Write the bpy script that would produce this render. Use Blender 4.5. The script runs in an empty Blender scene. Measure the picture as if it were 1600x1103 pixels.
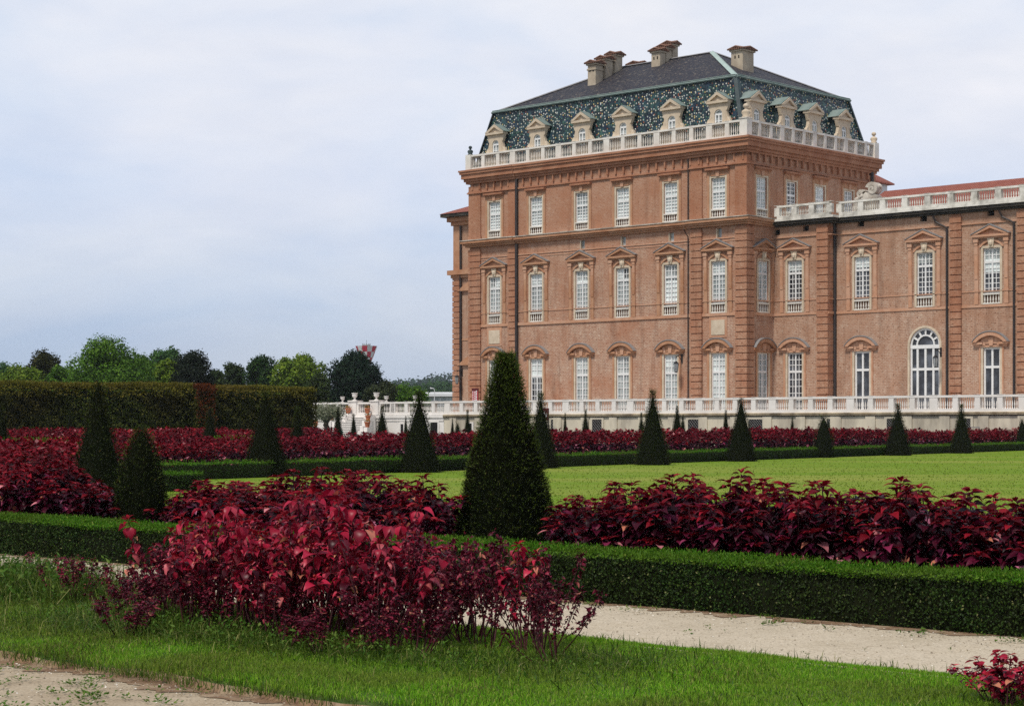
import bpy, bmesh, math, random
import numpy as np
from mathutils import Vector, Matrix
rng = np.random.default_rng(7)
random.seed(7)
PI = math.pi
SC = bpy.context.scene
COL = SC.collection
# ------------------------------------------------------------------ survey of the place
FP, CX, HZ, EYE = 3040.0, 800.0, 665.0, 1.6          # focal length, centre and horizon of the survey photo
EX = np.array([.7303, -.6831]); EY = np.array([.6831, .7303])   # palace axes on the ground
CORNER = np.array([19.38, 161.0])                     # palace front corner
ROT = math.atan2(-.6831, .7303)

def at(x, y, Y):
    return ((x - CX) / FP * Y, Y, EYE + (HZ - y) / FP * Y)
def gnd(x, y):
    return at(x, y, EYE * FP / (y - HZ))
def de(d, e):
    p = d * EY + e * EX
    return float(p[0]), float(p[1])
def to_de(X, Y):
    return X * EY[0] + Y * EY[1], X * EX[0] + Y * EX[1]
def lx_at(x, ly):
    """palace-local x of image column x on the plane local y = ly"""
    r = (x - CX) / FP
    b = CORNER + ly * EY
    return float((b[1] * r - b[0]) / (EX[0] - EX[1] * r))
def ly_at(x, lx):
    r = (x - CX) / FP
    b = CORNER + lx * EX
    return float((b[1] * r - b[0]) / (EY[0] - EY[1] * r))
def lz_at(y, lx, ly):
    Y = CORNER[1] + lx * EX[1] + ly * EY[1]
    return EYE + (HZ - y) / FP * Y
def loc2w(lx, ly, z=0.0):
    p = CORNER + lx * EX + ly * EY
    return float(p[0]), float(p[1]), z

# ------------------------------------------------------------------ materials
def new_mat(name):
    m = bpy.data.materials.new(name); m.use_nodes = True
    nt = m.node_tree
    return m, nt, nt.nodes['Principled BSDF']
def N(nt, typ, **kw):
    n = nt.nodes.new(typ)
    for k, v in kw.items():
        if k.startswith('i_'):
            key = k[2:]
            n.inputs[int(key) if key.isdigit() else key].default_value = v
        else: setattr(n, k, v)
    return n
def L(nt, a, ao, b, bi):
    nt.links.new(a.outputs[ao], b.inputs[bi])
def ramp(nt, stops, interp='LINEAR'):
    r = nt.nodes.new('ShaderNodeValToRGB'); r.color_ramp.interpolation = interp
    el = r.color_ramp.elements
    while len(el) < len(stops): el.new(0.5)
    for e, (p, c) in zip(el, stops):
        e.position = p; e.color = (c[0], c[1], c[2], 1)
    return r
def mixc(nt, typ='MIX'):
    m = nt.nodes.new('ShaderNodeMix'); m.data_type = 'RGBA'; m.blend_type = typ
    return m   # inputs 0 fac, 6 A, 7 B ; output 2
def obj_coords(nt, sx=1, sy=1, sz=1):
    t = N(nt, 'ShaderNodeTexCoord'); mp = N(nt, 'ShaderNodeMapping')
    mp.inputs['Scale'].default_value = (sx, sy, sz)
    L(nt, t, 'Object', mp, 'Vector')
    return mp
def noise(nt, vec, scale, detail=4, rough=.55, dist=0):
    n = N(nt, 'ShaderNodeTexNoise'); n.inputs['Scale'].default_value = scale
    n.inputs['Detail'].default_value = detail; n.inputs['Roughness'].default_value = rough
    n.inputs['Distortion'].default_value = dist
    L(nt, vec, 0, n, 'Vector'); return n
def bump(nt, b, src, out, strength, dist=.02):
    bp = N(nt, 'ShaderNodeBump'); bp.inputs['Strength'].default_value = strength
    bp.inputs['Distance'].default_value = dist
    L(nt, src, out, bp, 'Height'); L(nt, bp, 'Normal', b, 'Normal')

def mat_noise(name, c1, c2, scale=2.0, rough=.8, c3=None, scale2=.3, amt2=.5, bmp=0, bscale=None, spec=.3, stretch=(1,1,1), lo=.35, hi=.65):
    m, nt, b = new_mat(name)
    v = obj_coords(nt, *stretch)
    n1 = noise(nt, v, scale)
    r = ramp(nt, [(lo, c1), (hi, c2)]); L(nt, n1, 'Fac', r, 0)
    out, oi = r, 0
    if c3 is not None:
        n2 = noise(nt, v, scale2, 5, .6)
        r2 = ramp(nt, [(.45, (0,0,0)), (.7, (amt2,)*3)]); L(nt, n2, 'Fac', r2, 0)
        mx = mixc(nt); L(nt, r2, 0, mx, 0); L(nt, r, 0, mx, 6); mx.inputs[7].default_value = (*c3, 1)
        out, oi = mx, 2
    L(nt, out, oi, b, 'Base Color')
    b.inputs['Roughness'].default_value = rough
    b.inputs['Specular IOR Level'].default_value = spec
    if bmp:
        nb = noise(nt, v, bscale or scale * 3, 4)
        bump(nt, b, nb, 'Fac', bmp)
    return m

def mat_leaf(name, stops, rough=.5, spec=.3, transl=.25, interp='LINEAR', objvar=0.0, patch=None):
    m, nt, b = new_mat(name)
    g = N(nt, 'ShaderNodeNewGeometry')
    r = ramp(nt, stops, interp); L(nt, g, 'Random Per Island', r, 0)
    out, oi = r, 0
    if patch is not None:          # large patches of another leaf colour
        v = obj_coords(nt); n = noise(nt, v, patch[1], 3)
        rr = ramp(nt, [(.42, (0,0,0)), (.62, (patch[2],)*3)]); L(nt, n, 'Fac', rr, 0)
        mx = mixc(nt); L(nt, rr, 0, mx, 0); L(nt, out, oi, mx, 6); mx.inputs[7].default_value = (*patch[0], 1)
        out, oi = mx, 2
    if objvar:
        oi_ = N(nt, 'ShaderNodeObjectInfo')
        h = N(nt, 'ShaderNodeHueSaturation')
        mr = N(nt, 'ShaderNodeMapRange'); mr.inputs['To Min'].default_value = 1 - objvar; mr.inputs['To Max'].default_value = 1 + objvar
        L(nt, oi_, 'Random', mr, 'Value'); L(nt, mr, 'Result', h, 'Value'); L(nt, out, oi, h, 'Color')
        out, oi = h, 0
    L(nt, out, oi, b, 'Base Color')
    b.inputs['Roughness'].default_value = rough
    b.inputs['Specular IOR Level'].default_value = spec * .45
    if transl:
        tr = N(nt, 'ShaderNodeBsdfTranslucent'); L(nt, out, oi, tr, 'Color')
        ms = N(nt, 'ShaderNodeMixShader'); ms.inputs[0].default_value = transl
        L(nt, b, 0, ms, 1); L(nt, tr, 0, ms, 2)
        L(nt, ms, 0, nt.nodes['Material Output'], 'Surface')
    return m

def mat_brick(name, base, alt, pale, dark):
    m, nt, b = new_mat(name)
    t = N(nt, 'ShaderNodeTexCoord')
    sep = N(nt, 'ShaderNodeSeparateXYZ'); L(nt, t, 'Object', sep, 0)
    ad = N(nt, 'ShaderNodeMath', operation='ADD'); L(nt, sep, 'X', ad, 0); L(nt, sep, 'Y', ad, 1)
    cmb = N(nt, 'ShaderNodeCombineXYZ'); L(nt, ad, 0, cmb, 'X'); L(nt, sep, 'Z', cmb, 'Y'); L(nt, sep, 'Y', cmb, 'Z')
    br = N(nt, 'ShaderNodeTexBrick'); L(nt, cmb, 0, br, 'Vector')
    br.inputs['Scale'].default_value = 1.0
    br.inputs['Brick Width'].default_value = .34; br.inputs['Row Height'].default_value = .13
    br.inputs['Mortar Size'].default_value = .012; br.inputs['Bias'].default_value = 0
    br.inputs['Color1'].default_value = (*base, 1); br.inputs['Color2'].default_value = (*alt, 1)
    br.inputs['Mortar'].default_value = (*pale, 1)
    n1 = noise(nt, cmb, 2.9, 5, .75)
    r1 = ramp(nt, [(.52, (0,0,0)), (.66, (.75,)*3)]); L(nt, n1, 'Fac', r1, 0)
    m1 = mixc(nt); L(nt, r1, 0, m1, 0); L(nt, br, 'Color', m1, 6); m1.inputs[7].default_value = (*pale, 1)
    n2 = noise(nt, cmb, .33, 5, .65)
    r2 = ramp(nt, [(.40, (0,0,0)), (.64, (.72,)*3)]); L(nt, n2, 'Fac', r2, 0)
    m2 = mixc(nt); L(nt, r2, 0, m2, 0); L(nt, m1, 2, m2, 6); m2.inputs[7].default_value = (*dark, 1)
    n3 = noise(nt, cmb, 5.5, 2, .8)
    r3 = ramp(nt, [(.31, (.9,)*3), (.41, (0,0,0))]); L(nt, n3, 'Fac', r3, 0)
    m3 = mixc(nt); L(nt, r3, 0, m3, 0); L(nt, m2, 2, m3, 6); m3.inputs[7].default_value = (dark[0]*.45, dark[1]*.4, dark[2]*.4, 1)
    # rain streaks running down
    mp = N(nt, 'ShaderNodeMapping'); mp.inputs['Scale'].default_value = (1.3, .12, 1); L(nt, cmb, 0, mp, 0)
    n4 = noise(nt, mp, 1.0, 4, .6)
    r4 = ramp(nt, [(.5, (1,1,1)), (.75, (.66,.63,.62))]); L(nt, n4, 'Fac', r4, 0)
    m4 = mixc(nt, 'MULTIPLY'); m4.inputs[0].default_value = 1; L(nt, m3, 2, m4, 6); L(nt, r4, 0, m4, 7)
    # the upper storeys were laid in redder brick
    mz = N(nt, 'ShaderNodeMapRange'); mz.inputs['From Min'].default_value = 12; mz.inputs['From Max'].default_value = 20
    L(nt, sep, 'Z', mz, 'Value'); mzn = N(nt, 'ShaderNodeMath', operation='MULTIPLY'); L(nt, mz, 'Result', mzn, 0); mzn.inputs[1].default_value = .42
    m5 = mixc(nt); L(nt, mzn, 0, m5, 0); L(nt, m4, 2, m5, 6); m5.inputs[7].default_value = (dark[0]*1.0, dark[1]*1.05, dark[2]*1.05, 1)
    L(nt, m5, 2, b, 'Base Color'); b.inputs['Roughness'].default_value = .9
    b.inputs['Specular IOR Level'].default_value = .15
    bump(nt, b, n3, 'Fac', .5, .03)
    return m

def mat_tiles(name):
    m, nt, b = new_mat(name)
    t = N(nt, 'ShaderNodeTexCoord')
    sep = N(nt, 'ShaderNodeSeparateXYZ'); L(nt, t, 'Object', sep, 0)
    ad = N(nt, 'ShaderNodeMath', operation='ADD'); L(nt, sep, 'X', ad, 0); L(nt, sep, 'Y', ad, 1)
    cmb = N(nt, 'ShaderNodeCombineXYZ'); L(nt, ad, 0, cmb, 'X'); L(nt, sep, 'Z', cmb, 'Y')
    vo = N(nt, 'ShaderNodeTexVoronoi'); vo.voronoi_dimensions = '2D'; vo.inputs['Scale'].default_value = 4.1
    vo.inputs['Randomness'].default_value = .8
    L(nt, cmb, 0, vo, 'Vector')
    lt = N(nt, 'ShaderNodeMath', operation='LESS_THAN'); lt.inputs[1].default_value = .27; L(nt, vo, 'Distance', lt, 0)
    sc = N(nt, 'ShaderNodeSeparateColor'); L(nt, vo, 'Color', sc, 0)
    cr = ramp(nt, [(0, (.02,.05,.05)), (.34, (.48,.46,.38)), (.56, (.50,.39,.16)), (.66, (.40,.45,.42)), (.8, (.07,.15,.09)), (.9, (.28,.09,.045)), (.95, (.58,.56,.5))], 'CONSTANT')
    L(nt, sc, 'Red', cr, 0)
    n1 = noise(nt, cmb, 1.1, 4, .7)
    bg = ramp(nt, [(.3, (.012,.014,.034)), (.45, (.012,.024,.042)), (.55, (.018,.044,.046)), (.63, (.020,.05,.04)), (.72, (.030,.018,.045))]); L(nt, n1, 'Fac', bg, 0)
    v2 = N(nt, 'ShaderNodeTexVoronoi'); v2.inputs['Scale'].default_value = 4.2; L(nt, cmb, 0, v2, 'Vector')
    s2 = N(nt, 'ShaderNodeSeparateColor'); L(nt, v2, 'Color', s2, 0)
    c2 = ramp(nt, [(0, (.4,.4,.45)), (.4, (1,1,1)), (.8, (1.5,1.75,1.7))], 'CONSTANT'); L(nt, s2, 'Green', c2, 0)
    mm = mixc(nt, 'MULTIPLY'); mm.inputs[0].default_value = 1; L(nt, bg, 0, mm, 6); L(nt, c2, 0, mm, 7)
    mx = mixc(nt); L(nt, lt, 0, mx, 0); L(nt, mm, 2, mx, 6); L(nt, cr, 0, mx, 7)
    L(nt, mx, 2, b, 'Base Color'); b.inputs['Roughness'].default_value = .4
    b.inputs['Specular IOR Level'].default_value = .35
    wv = N(nt, 'ShaderNodeTexWave'); wv.bands_direction = 'Y'; wv.inputs['Scale'].default_value = 1.2; L(nt, cmb, 0, wv, 'Vector')
    bump(nt, b, wv, 'Fac', .3, .05)
    return m

def mat_slate(name):
    m, nt, b = new_mat(name)
    v = obj_coords(nt)
    vo = N(nt, 'ShaderNodeTexVoronoi'); vo.inputs['Scale'].default_value = 6.5; L(nt, v, 0, vo, 'Vector')
    s = N(nt, 'ShaderNodeSeparateColor'); L(nt, vo, 'Color', s, 0)
    cr = ramp(nt, [(0, (.022,.022,.03)), (.35, (.03,.03,.038)), (.6, (.042,.036,.042)), (.82, (.06,.05,.046)), (.95, (.13,.11,.09))], 'CONSTANT')
    L(nt, s, 'Red', cr, 0); L(nt, cr, 0, b, 'Base Color')
    b.inputs['Roughness'].default_value = .6; b.inputs['Specular IOR Level'].default_value = .25
    return m

def mat_rooftile(name, c1, c2):
    m, nt, b = new_mat(name)
    v = obj_coords(nt)
    wx = N(nt, 'ShaderNodeTexWave'); wx.bands_direction = 'X'; wx.inputs['Scale'].default_value = 1.3; wx.inputs['Distortion'].default_value = .6; L(nt, v, 0, wx, 'Vector')
    wy = N(nt, 'ShaderNodeTexWave'); wy.bands_direction = 'Y'; wy.inputs['Scale'].default_value = .8; wy.inputs['Distortion'].default_value = 1.2; L(nt, v, 0, wy, 'Vector')
    n = noise(nt, v, 2.2, 4, .7)
    r = ramp(nt, [(.3, c1), (.7, c2)]); L(nt, n, 'Fac', r, 0)
    wr_ = ramp(nt, [(.1, (.55,.5,.5)), (.5, (1,1,1)), (.95, (1.35,1.4,1.4))]); L(nt, wx, 'Fac', wr_, 0)
    mm = mixc(nt, 'MULTIPLY'); mm.inputs[0].default_value = 1; L(nt, r, 0, mm, 6); L(nt, wr_, 0, mm, 7)
    L(nt, mm, 2, b, 'Base Color'); b.inputs['Roughness'].default_value = .85
    ad = N(nt, 'ShaderNodeMath', operation='ADD'); L(nt, wx, 'Fac', ad, 0); L(nt, wy, 'Fac', ad, 1)
    bump(nt, b, ad, 0, 1.0, .06)
    return m

def mat_glass(name, col, rough=.08, curtain=None):
    m, nt, b = new_mat(name)
    v = obj_coords(nt)
    n = noise(nt, v, .9, 2)
    r = ramp(nt, [(.4, col), (.62, curtain or tuple(min(1, c * 1.35) for c in col))]); L(nt, n, 'Fac', r, 0)
    oi = N(nt, 'ShaderNodeObjectInfo'); h = N(nt, 'ShaderNodeHueSaturation')
    mr = N(nt, 'ShaderNodeMapRange'); mr.inputs['To Min'].default_value = .75; mr.inputs['To Max'].default_value = 1.2
    L(nt, oi, 'Random', mr, 'Value'); L(nt, mr, 'Result', h, 'Value'); L(nt, r, 0, h, 'Color')
    L(nt, h, 0, b, 'Base Color'); b.inputs['Roughness'].default_value = rough
    b.inputs['Specular IOR Level'].default_value = .5
    return m

M = {}
M['brick'] = mat_brick('brick', (.455,.272,.185), (.36,.19,.128), (.62,.49,.38), (.39,.17,.095))
M['brick_pier'] = mat_brick('brick_pier', (.44,.225,.14), (.36,.17,.10), (.55,.37,.26), (.35,.14,.075))
M['brick_wing'] = mat_brick('brick_wing', (.45,.275,.19), (.37,.205,.138), (.58,.46,.36), (.37,.19,.115))
M['terra'] = mat_noise('terracotta', (.47,.24,.135), (.38,.18,.095), 1.4, .85, (.53,.34,.225), .5, .6, bmp=.3, bscale=9)
M['terra_pale'] = mat_noise('terracotta_pale', (.55,.30,.185), (.46,.235,.14), 1.6, .85, (.58,.40,.30), .6, .6, bmp=.3, bscale=9)
M['corn'] = mat_noise('cornice_red', (.40,.185,.105), (.31,.13,.07), 1.1, .85, (.50,.27,.17), .6, .5, bmp=.3, bscale=8)
M['stone'] = mat_noise('stone_cream', (.66,.55,.42), (.56,.45,.33), 2.2, .85, (.42,.35,.26), .7, .5, bmp=.2, bscale=12)
M['stone_ledge'] = mat_noise('stone_ledge', (.62,.57,.50), (.40,.34,.28), 1.3, .9, (.12,.10,.08), .9, .7, bmp=.3, bscale=10)
M['white_stone'] = mat_noise('white_stone', (.80,.77,.71), (.70,.66,.59), 1.8, .8, (.45,.41,.36), .8, .45, bmp=.15, bscale=14)
M['white_clean'] = mat_noise('white_stone_clean', (.84,.80,.76), (.76,.72,.68), 1.5, .75, (.60,.55,.5), .7, .4, bmp=.1, bscale=14)
M['white_mossy'] = mat_noise('white_stone_mossy', (.82,.79,.73), (.70,.67,.60), 1.3, .9, (.10,.085,.06), 1.1, .6, bmp=.3, bscale=10)
M['terr_wall'] = mat_noise('terrace_render', (.68,.61,.48), (.54,.48,.39), .9, .9, (.18,.155,.125), .55, .7, bmp=.2, bscale=8, stretch=(1,1,.35))
M['ledge_old'] = mat_noise('ledge_weathered', (.60,.50,.35), (.46,.35,.22), 1.2, .9, (.09,.07,.05), .6, .7, bmp=.3, bscale=8)
M['soffit_shade'] = mat_noise('gutter_shade', (.05,.045,.04), (.03,.028,.025), 1.2, .9, (.12,.1,.07), .8, .5)
M['white_paint'] = mat_noise('white_paint', (.80,.80,.79), (.72,.72,.71), 3, .5)
M['lead'] = mat_noise('lead_flashing', (.26,.25,.25), (.20,.19,.19), 2, .6)
M['copper'] = mat_noise('copper_green', (.19,.25,.23), (.115,.16,.15), 2, .7, (.33,.38,.35), 1, .6)
M['copper_pale'] = mat_noise('copper_pale', (.40,.49,.45), (.33,.42,.39), 2, .7)
M['dark_copper_shade'] = mat_noise('dark_copper_shade', (.05,.075,.08), (.035,.05,.055), 2, .6)
M['pipe'] = mat_noise('pipe_dark', (.045,.035,.035), (.03,.025,.025), 3, .5)
M['tiles'] = mat_tiles('glazed_roof_tiles')
M['slate'] = mat_slate('slate_roof')
M['redroof'] = mat_rooftile('clay_roof_tiles', (.23,.060,.040), (.34,.11,.072))
M['chimney'] = mat_noise('chimney_render', (.52,.44,.33), (.43,.35,.26), 1.3, .9, (.22,.17,.13), .9, .5)
M['claycap'] = mat_noise('clay_cap', (.27,.15,.105), (.19,.10,.07), 6, .9)
M['glass_pale'] = mat_glass('glass_white_blind', (.60,.65,.64), .2)
M['glass_mid'] = mat_glass('glass_curtain', (.30,.34,.34), .1, (.50,.53,.52))
M['glass_dark'] = mat_glass('glass_dark', (.03,.03,.035), .06, (.10,.11,.13))
M['black'] = mat_noise('dark_void', (.012,.011,.011), (.02,.018,.018), 4, .9, spec=.1)
M['iron'] = mat_noise('iron_black', (.03,.03,.032), (.02,.02,.022), 5, .5)
M['red_sign'] = mat_noise('sign_red', (.42,.02,.04), (.38,.015,.03), 2, .5)
M['maroon'] = mat_noise('sign_maroon', (.10,.012,.015), (.08,.01,.012), 2, .5)
M['white_flat'] = mat_noise('white_lettering', (.8,.8,.8), (.75,.75,.75), 2, .6)
M['pot'] = mat_noise('terracotta_pot', (.45,.15,.07), (.36,.11,.05), 6, .85)
M['turq'] = mat_noise('turquoise_paint', (.16,.40,.37), (.12,.33,.31), 4, .6)
M['paving'] = mat_noise('terrace_paving', (.45,.42,.38), (.36,.33,.30), .7, .9)
M['bark'] = mat_noise('bark', (.09,.07,.05), (.05,.04,.03), 4, .95, bmp=.5, stretch=(1,1,.3))
M['lamp_glass'] = mat_noise('lantern_glass', (.35,.37,.38), (.28,.3,.31), 3, .2)
M['building_white'] = mat_noise('white_render', (.72,.73,.74), (.66,.67,.68), 1, .8)
# plants
M['yew'] = mat_leaf('yew_needles', [(0,(.004,.008,.0025)), (.55,(.009,.016,.0045)), (.85,(.019,.029,.007)), (.97,(.05,.062,.013)), (1,(.09,.06,.02))], .55, .2, .1, objvar=.25, patch=((.018,.013,.005), 1.6, .5))
M['yew_tip'] = mat_leaf('yew_new_growth', [(0,(.03,.055,.008)), (.6,(.06,.095,.013)), (1,(.12,.15,.025))], .55, .2, .25)
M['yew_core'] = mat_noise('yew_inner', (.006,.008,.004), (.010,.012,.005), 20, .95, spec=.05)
M['box'] = mat_leaf('box_leaves', [(0,(.006,.017,.003)), (.5,(.016,.042,.006)), (.85,(.032,.072,.010)), (.97,(.07,.11,.018)), (1,(.28,.28,.12))], .5, .25, .15, patch=((.024,.032,.008), .9, .5))
M['box_top'] = mat_leaf('box_lit_new_growth', [(0,(.03,.11,.005)), (.5,(.06,.175,.007)), (.9,(.10,.24,.013)), (1,(.28,.32,.06))], .5, .25, .3, patch=((.09,.15,.015), .8, .7))  # fresh growth, its colour also brightened for light falling on the hedge tops
M['box_far'] = mat_leaf('box_leaves_far', [(0,(.014,.032,.006)), (.6,(.026,.055,.009)), (1,(.05,.085,.015))], .55, .2, .15)
M['hornbeam'] = mat_leaf('hornbeam_leaves', [(0,(.020,.034,.006)), (.5,(.048,.064,.011)), (.85,(.085,.098,.017)), (1,(.14,.13,.03))], .6, .15, .2, patch=((.040,.026,.007), .22, .7))
M['hornbeam_top'] = mat_leaf('hornbeam_sprouts', [(0,(.07,.082,.011)), (.6,(.15,.15,.02)), (1,(.25,.21,.035))], .6, .15, .3, patch=((.14,.10,.02), .25, .7))
M['tower_red'] = mat_noise('tower_red', (.62,.03,.07), (.56,.025,.06), .3, .6)
M['russet'] = mat_leaf('russet_leaves', [(0,(.05,.014,.005)), (.6,(.12,.028,.009)), (1,(.17,.06,.015))], .6, .15, .25)
M['maroon_leaf'] = mat_leaf('maroon_leaves', [(0,(.010,.0008,.003)), (.4,(.025,.0013,.006)), (.66,(.056,.0026,.013)), (.82,(.12,.006,.028)), (.90,(.26,.03,.09)), (.95,(.55,.18,.28)), (1,(.50,.17,.10))], .45, .3, .14, objvar=.25)  # pink stops paint highlights onto a share of the leaves
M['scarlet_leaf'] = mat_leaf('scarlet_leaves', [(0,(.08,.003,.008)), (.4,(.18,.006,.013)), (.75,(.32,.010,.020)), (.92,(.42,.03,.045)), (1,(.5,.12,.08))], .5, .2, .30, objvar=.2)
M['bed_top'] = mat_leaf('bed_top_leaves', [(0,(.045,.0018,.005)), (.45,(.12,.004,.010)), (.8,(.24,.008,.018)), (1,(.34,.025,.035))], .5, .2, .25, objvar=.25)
M['crimson_leaf'] = mat_leaf('crimson_leaves', [(0,(.035,.0015,.006)), (.25,(.11,.004,.016)), (.52,(.30,.008,.030)), (.78,(.50,.022,.062)), (.92,(.60,.10,.14)), (.985,(.60,.27,.13)), (1,(.45,.32,.06))], .38, .55, .30, objvar=.2)
M['wither_leaf'] = mat_leaf('withered_leaves', [(0,(.022,.0016,.005)), (.4,(.065,.0035,.012)), (.75,(.14,.008,.026)), (.93,(.28,.03,.06)), (1,(.45,.17,.11))], .42, .4, .2, objvar=.25)
M['stem'] = mat_noise('dark_red_stems', (.045,.008,.012), (.07,.012,.016), 8, .6)
M['far_red'] = mat_leaf('far_red_leaves', [(0,(.04,.0018,.005)), (.4,(.14,.004,.011)), (.75,(.27,.008,.018)), (.95,(.36,.03,.045)), (1,(.5,.25,.25))], .55, .15, .2, patch=((.07,.003,.010), .3, .7))
M['grass'] = mat_leaf('grass_blades', [(0,(.085,.25,.008)), (.5,(.17,.40,.016)), (.85,(.27,.48,.032)), (1,(.46,.48,.12))], .5, .25, .38, patch=((.17,.22,.03), .8, .7))
M['grass_dry'] = mat_leaf('olive_grass_blades', [(0,(.05,.085,.010)), (.5,(.10,.135,.020)), (.85,(.17,.19,.035)), (1,(.36,.31,.11))], .5, .25, .3)
M['grass_tall'] = mat_leaf('tall_grass_blades', [(0,(.03,.065,.007)), (.5,(.065,.12,.013)), (.85,(.13,.18,.028)), (1,(.34,.32,.12))], .5, .25, .35)
M['weed'] = mat_leaf('weed_leaves', [(0,(.04,.10,.012)), (.6,(.08,.17,.02)), (1,(.16,.22,.04))], .5, .25, .3)
M['olive'] = mat_leaf('olive_leaves', [(0,(.10,.12,.07)), (.6,(.19,.21,.13)), (1,(.32,.33,.22))], .5, .3, .2)
M['flower_mix'] = mat_leaf('potted_flowers', [(0,(.05,.10,.02)), (.4,(.45,.25,.05)), (.7,(.5,.16,.04)), (1,(.6,.45,.1))], .6, .2, .2, 'CONSTANT')
def tree_mat(name, a, b, c):
    return mat_leaf(name, [(0, a), (.55, b), (1, c)], .6, .15, .25, patch=(tuple(x * .7 for x in a), .3, .55))

# ------------------------------------------------------------------ mesh builders
class MB:
    def __init__(s): s.v = []; s.f = []; s.mi = []
    def add(s, vs, fs, mi=0):
        o = len(s.v); s.v += [tuple(map(float, p)) for p in vs]
        s.f += [tuple(i + o for i in f) for f in fs]; s.mi += [mi] * len(fs)
    def box(s, x0, x1, y0, y1, z0, z1, mi=0):
        s.add([(x0,y0,z0),(x1,y0,z0),(x1,y1,z0),(x0,y1,z0),(x0,y0,z1),(x1,y0,z1),(x1,y1,z1),(x0,y1,z1)],
              [(3,2,1,0),(4,5,6,7),(0,1,5,4),(1,2,6,5),(2,3,7,6),(3,0,4,7)], mi)
    def taper(s, x0, x1, y0, y1, z0, z1, ins, mi=0):
        s.add([(x0,y0,z0),(x1,y0,z0),(x1,y1,z0),(x0,y1,z0),(x0+ins,y0+ins,z1),(x1-ins,y0+ins,z1),(x1-ins,y1-ins,z1),(x0+ins,y1-ins,z1)],
              [(3,2,1,0),(4,5,6,7),(0,1,5,4),(1,2,6,5),(2,3,7,6),(3,0,4,7)], mi)
    def prism(s, pts, y0, y1, mi=0):
        """pts (x,z) outline, counter-clockwise seen from -y, extruded from y0 (front) to y1"""
        n = len(pts)
        s.add([(x, y0, z) for x, z in pts] + [(x, y1, z) for x, z in pts],
              [tuple(range(n)), tuple(range(2*n-1, n-1, -1))] + [(i, i+n, (i+1) % n + n, (i+1) % n) for i in range(n)], mi)
    def prism_z(s, pts, z0, z1, mi=0):
        n = len(pts)
        s.add([(x, y, z0) for x, y in pts] + [(x, y, z1) for x, y in pts],
              [tuple(range(n-1, -1, -1)), tuple(range(n, 2*n))] + [(i, (i+1) % n, (i+1) % n + n, i+n) for i in range(n)], mi)
    def quad(s, a, b, c, d, mi=0): s.add([a,b,c,d], [(0,1,2,3)], mi)
    def lathe(s, cx, cy, prof, n=8, mi=0, a0=0.0):
        """prof: list of (radius, z)"""
        vs = []
        for r, z in prof:
            for k in range(n):
                a = a0 + 2*PI*k/n; vs.append((cx + r*math.cos(a), cy + r*math.sin(a), z))
        fs = []
        for j in range(len(prof)-1):
            for k in range(n):
                fs.append((j*n+k, j*n+(k+1)%n, (j+1)*n+(k+1)%n, (j+1)*n+k))
        fs.append(tuple(range(n-1,-1,-1))); fs.append(tuple(range((len(prof)-1)*n, len(prof)*n)))
        s.add(vs, fs, mi)
    def tube(s, pts, radii, n=6, mi=0):
        P = [Vector(p) for p in pts]; vs = []
        if not hasattr(radii, '__len__'): radii = [radii]*len(P)
        for i, p in enumerate(P):
            d = (P[min(i+1, len(P)-1)] - P[max(i-1, 0)]).normalized()
            u = d.cross(Vector((0,0,1)) if abs(d.z) < .9 else Vector((1,0,0))).normalized(); w = d.cross(u)
            for k in range(n):
                a = 2*PI*k/n; vs.append(tuple(p + (u*math.cos(a) + w*math.sin(a))*radii[i]))
        fs = []
        for j in range(len(P)-1):
            for k in range(n):
                fs.append((j*n+k, j*n+(k+1)%n, (j+1)*n+(k+1)%n, (j+1)*n+k))
        fs.append(tuple(range(n-1,-1,-1))); fs.append(tuple(range((len(P)-1)*n, len(P)*n)))
        s.add(vs, fs, mi)
    def build(s, name, mats, parent=None, smooth=False, loc=None):
        me = bpy.data.meshes.new(name); me.from_pydata(s.v, [], s.f)
        if not isinstance(mats, (list, tuple)): mats = [mats]
        for m in mats: me.materials.append(m)
        me.polygons.foreach_set('material_index', s.mi)
        if smooth: me.polygons.foreach_set('use_smooth', [True]*len(s.f))
        me.update()
        o = bpy.data.objects.new(name, me); COL.objects.link(o)
        if parent is not None: o.parent = parent
        if loc is not None: o.location = loc
        return o

def np_mesh(name, V, Fc, mats, mi=None, parent=None, smooth=False, link=True):
    """V (n,3); Fc list of (m,k) arrays"""
    if not isinstance(Fc, list): Fc = [Fc]
    me = bpy.data.meshes.new(name)
    V = np.asarray(V, dtype=np.float32); me.vertices.add(len(V)); me.vertices.foreach_set('co', V.ravel())
    loops = np.concatenate([f.ravel() for f in Fc]).astype(np.int32)
    tot = np.concatenate([np.full(len(f), f.shape[1]) for f in Fc]).astype(np.int32)
    start = np.concatenate([[0], np.cumsum(tot)[:-1]]).astype(np.int32)
    me.loops.add(len(loops)); me.loops.foreach_set('vertex_index', loops)
    me.polygons.add(len(tot)); me.polygons.foreach_set('loop_start', start); me.polygons.foreach_set('loop_total', tot)
    if not isinstance(mats, (list, tuple)): mats = [mats]
    for m in mats: me.materials.append(m)
    if mi is not None: me.polygons.foreach_set('material_index', np.asarray(mi, dtype=np.int32))
    if smooth: me.polygons.foreach_set('use_smooth', np.ones(len(tot), dtype=bool))
    me.update(calc_edges=True); me.validate()
    if not link: return me
    o = bpy.data.objects.new(name, me); COL.objects.link(o)
    if parent is not None: o.parent = parent
    return o

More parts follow.
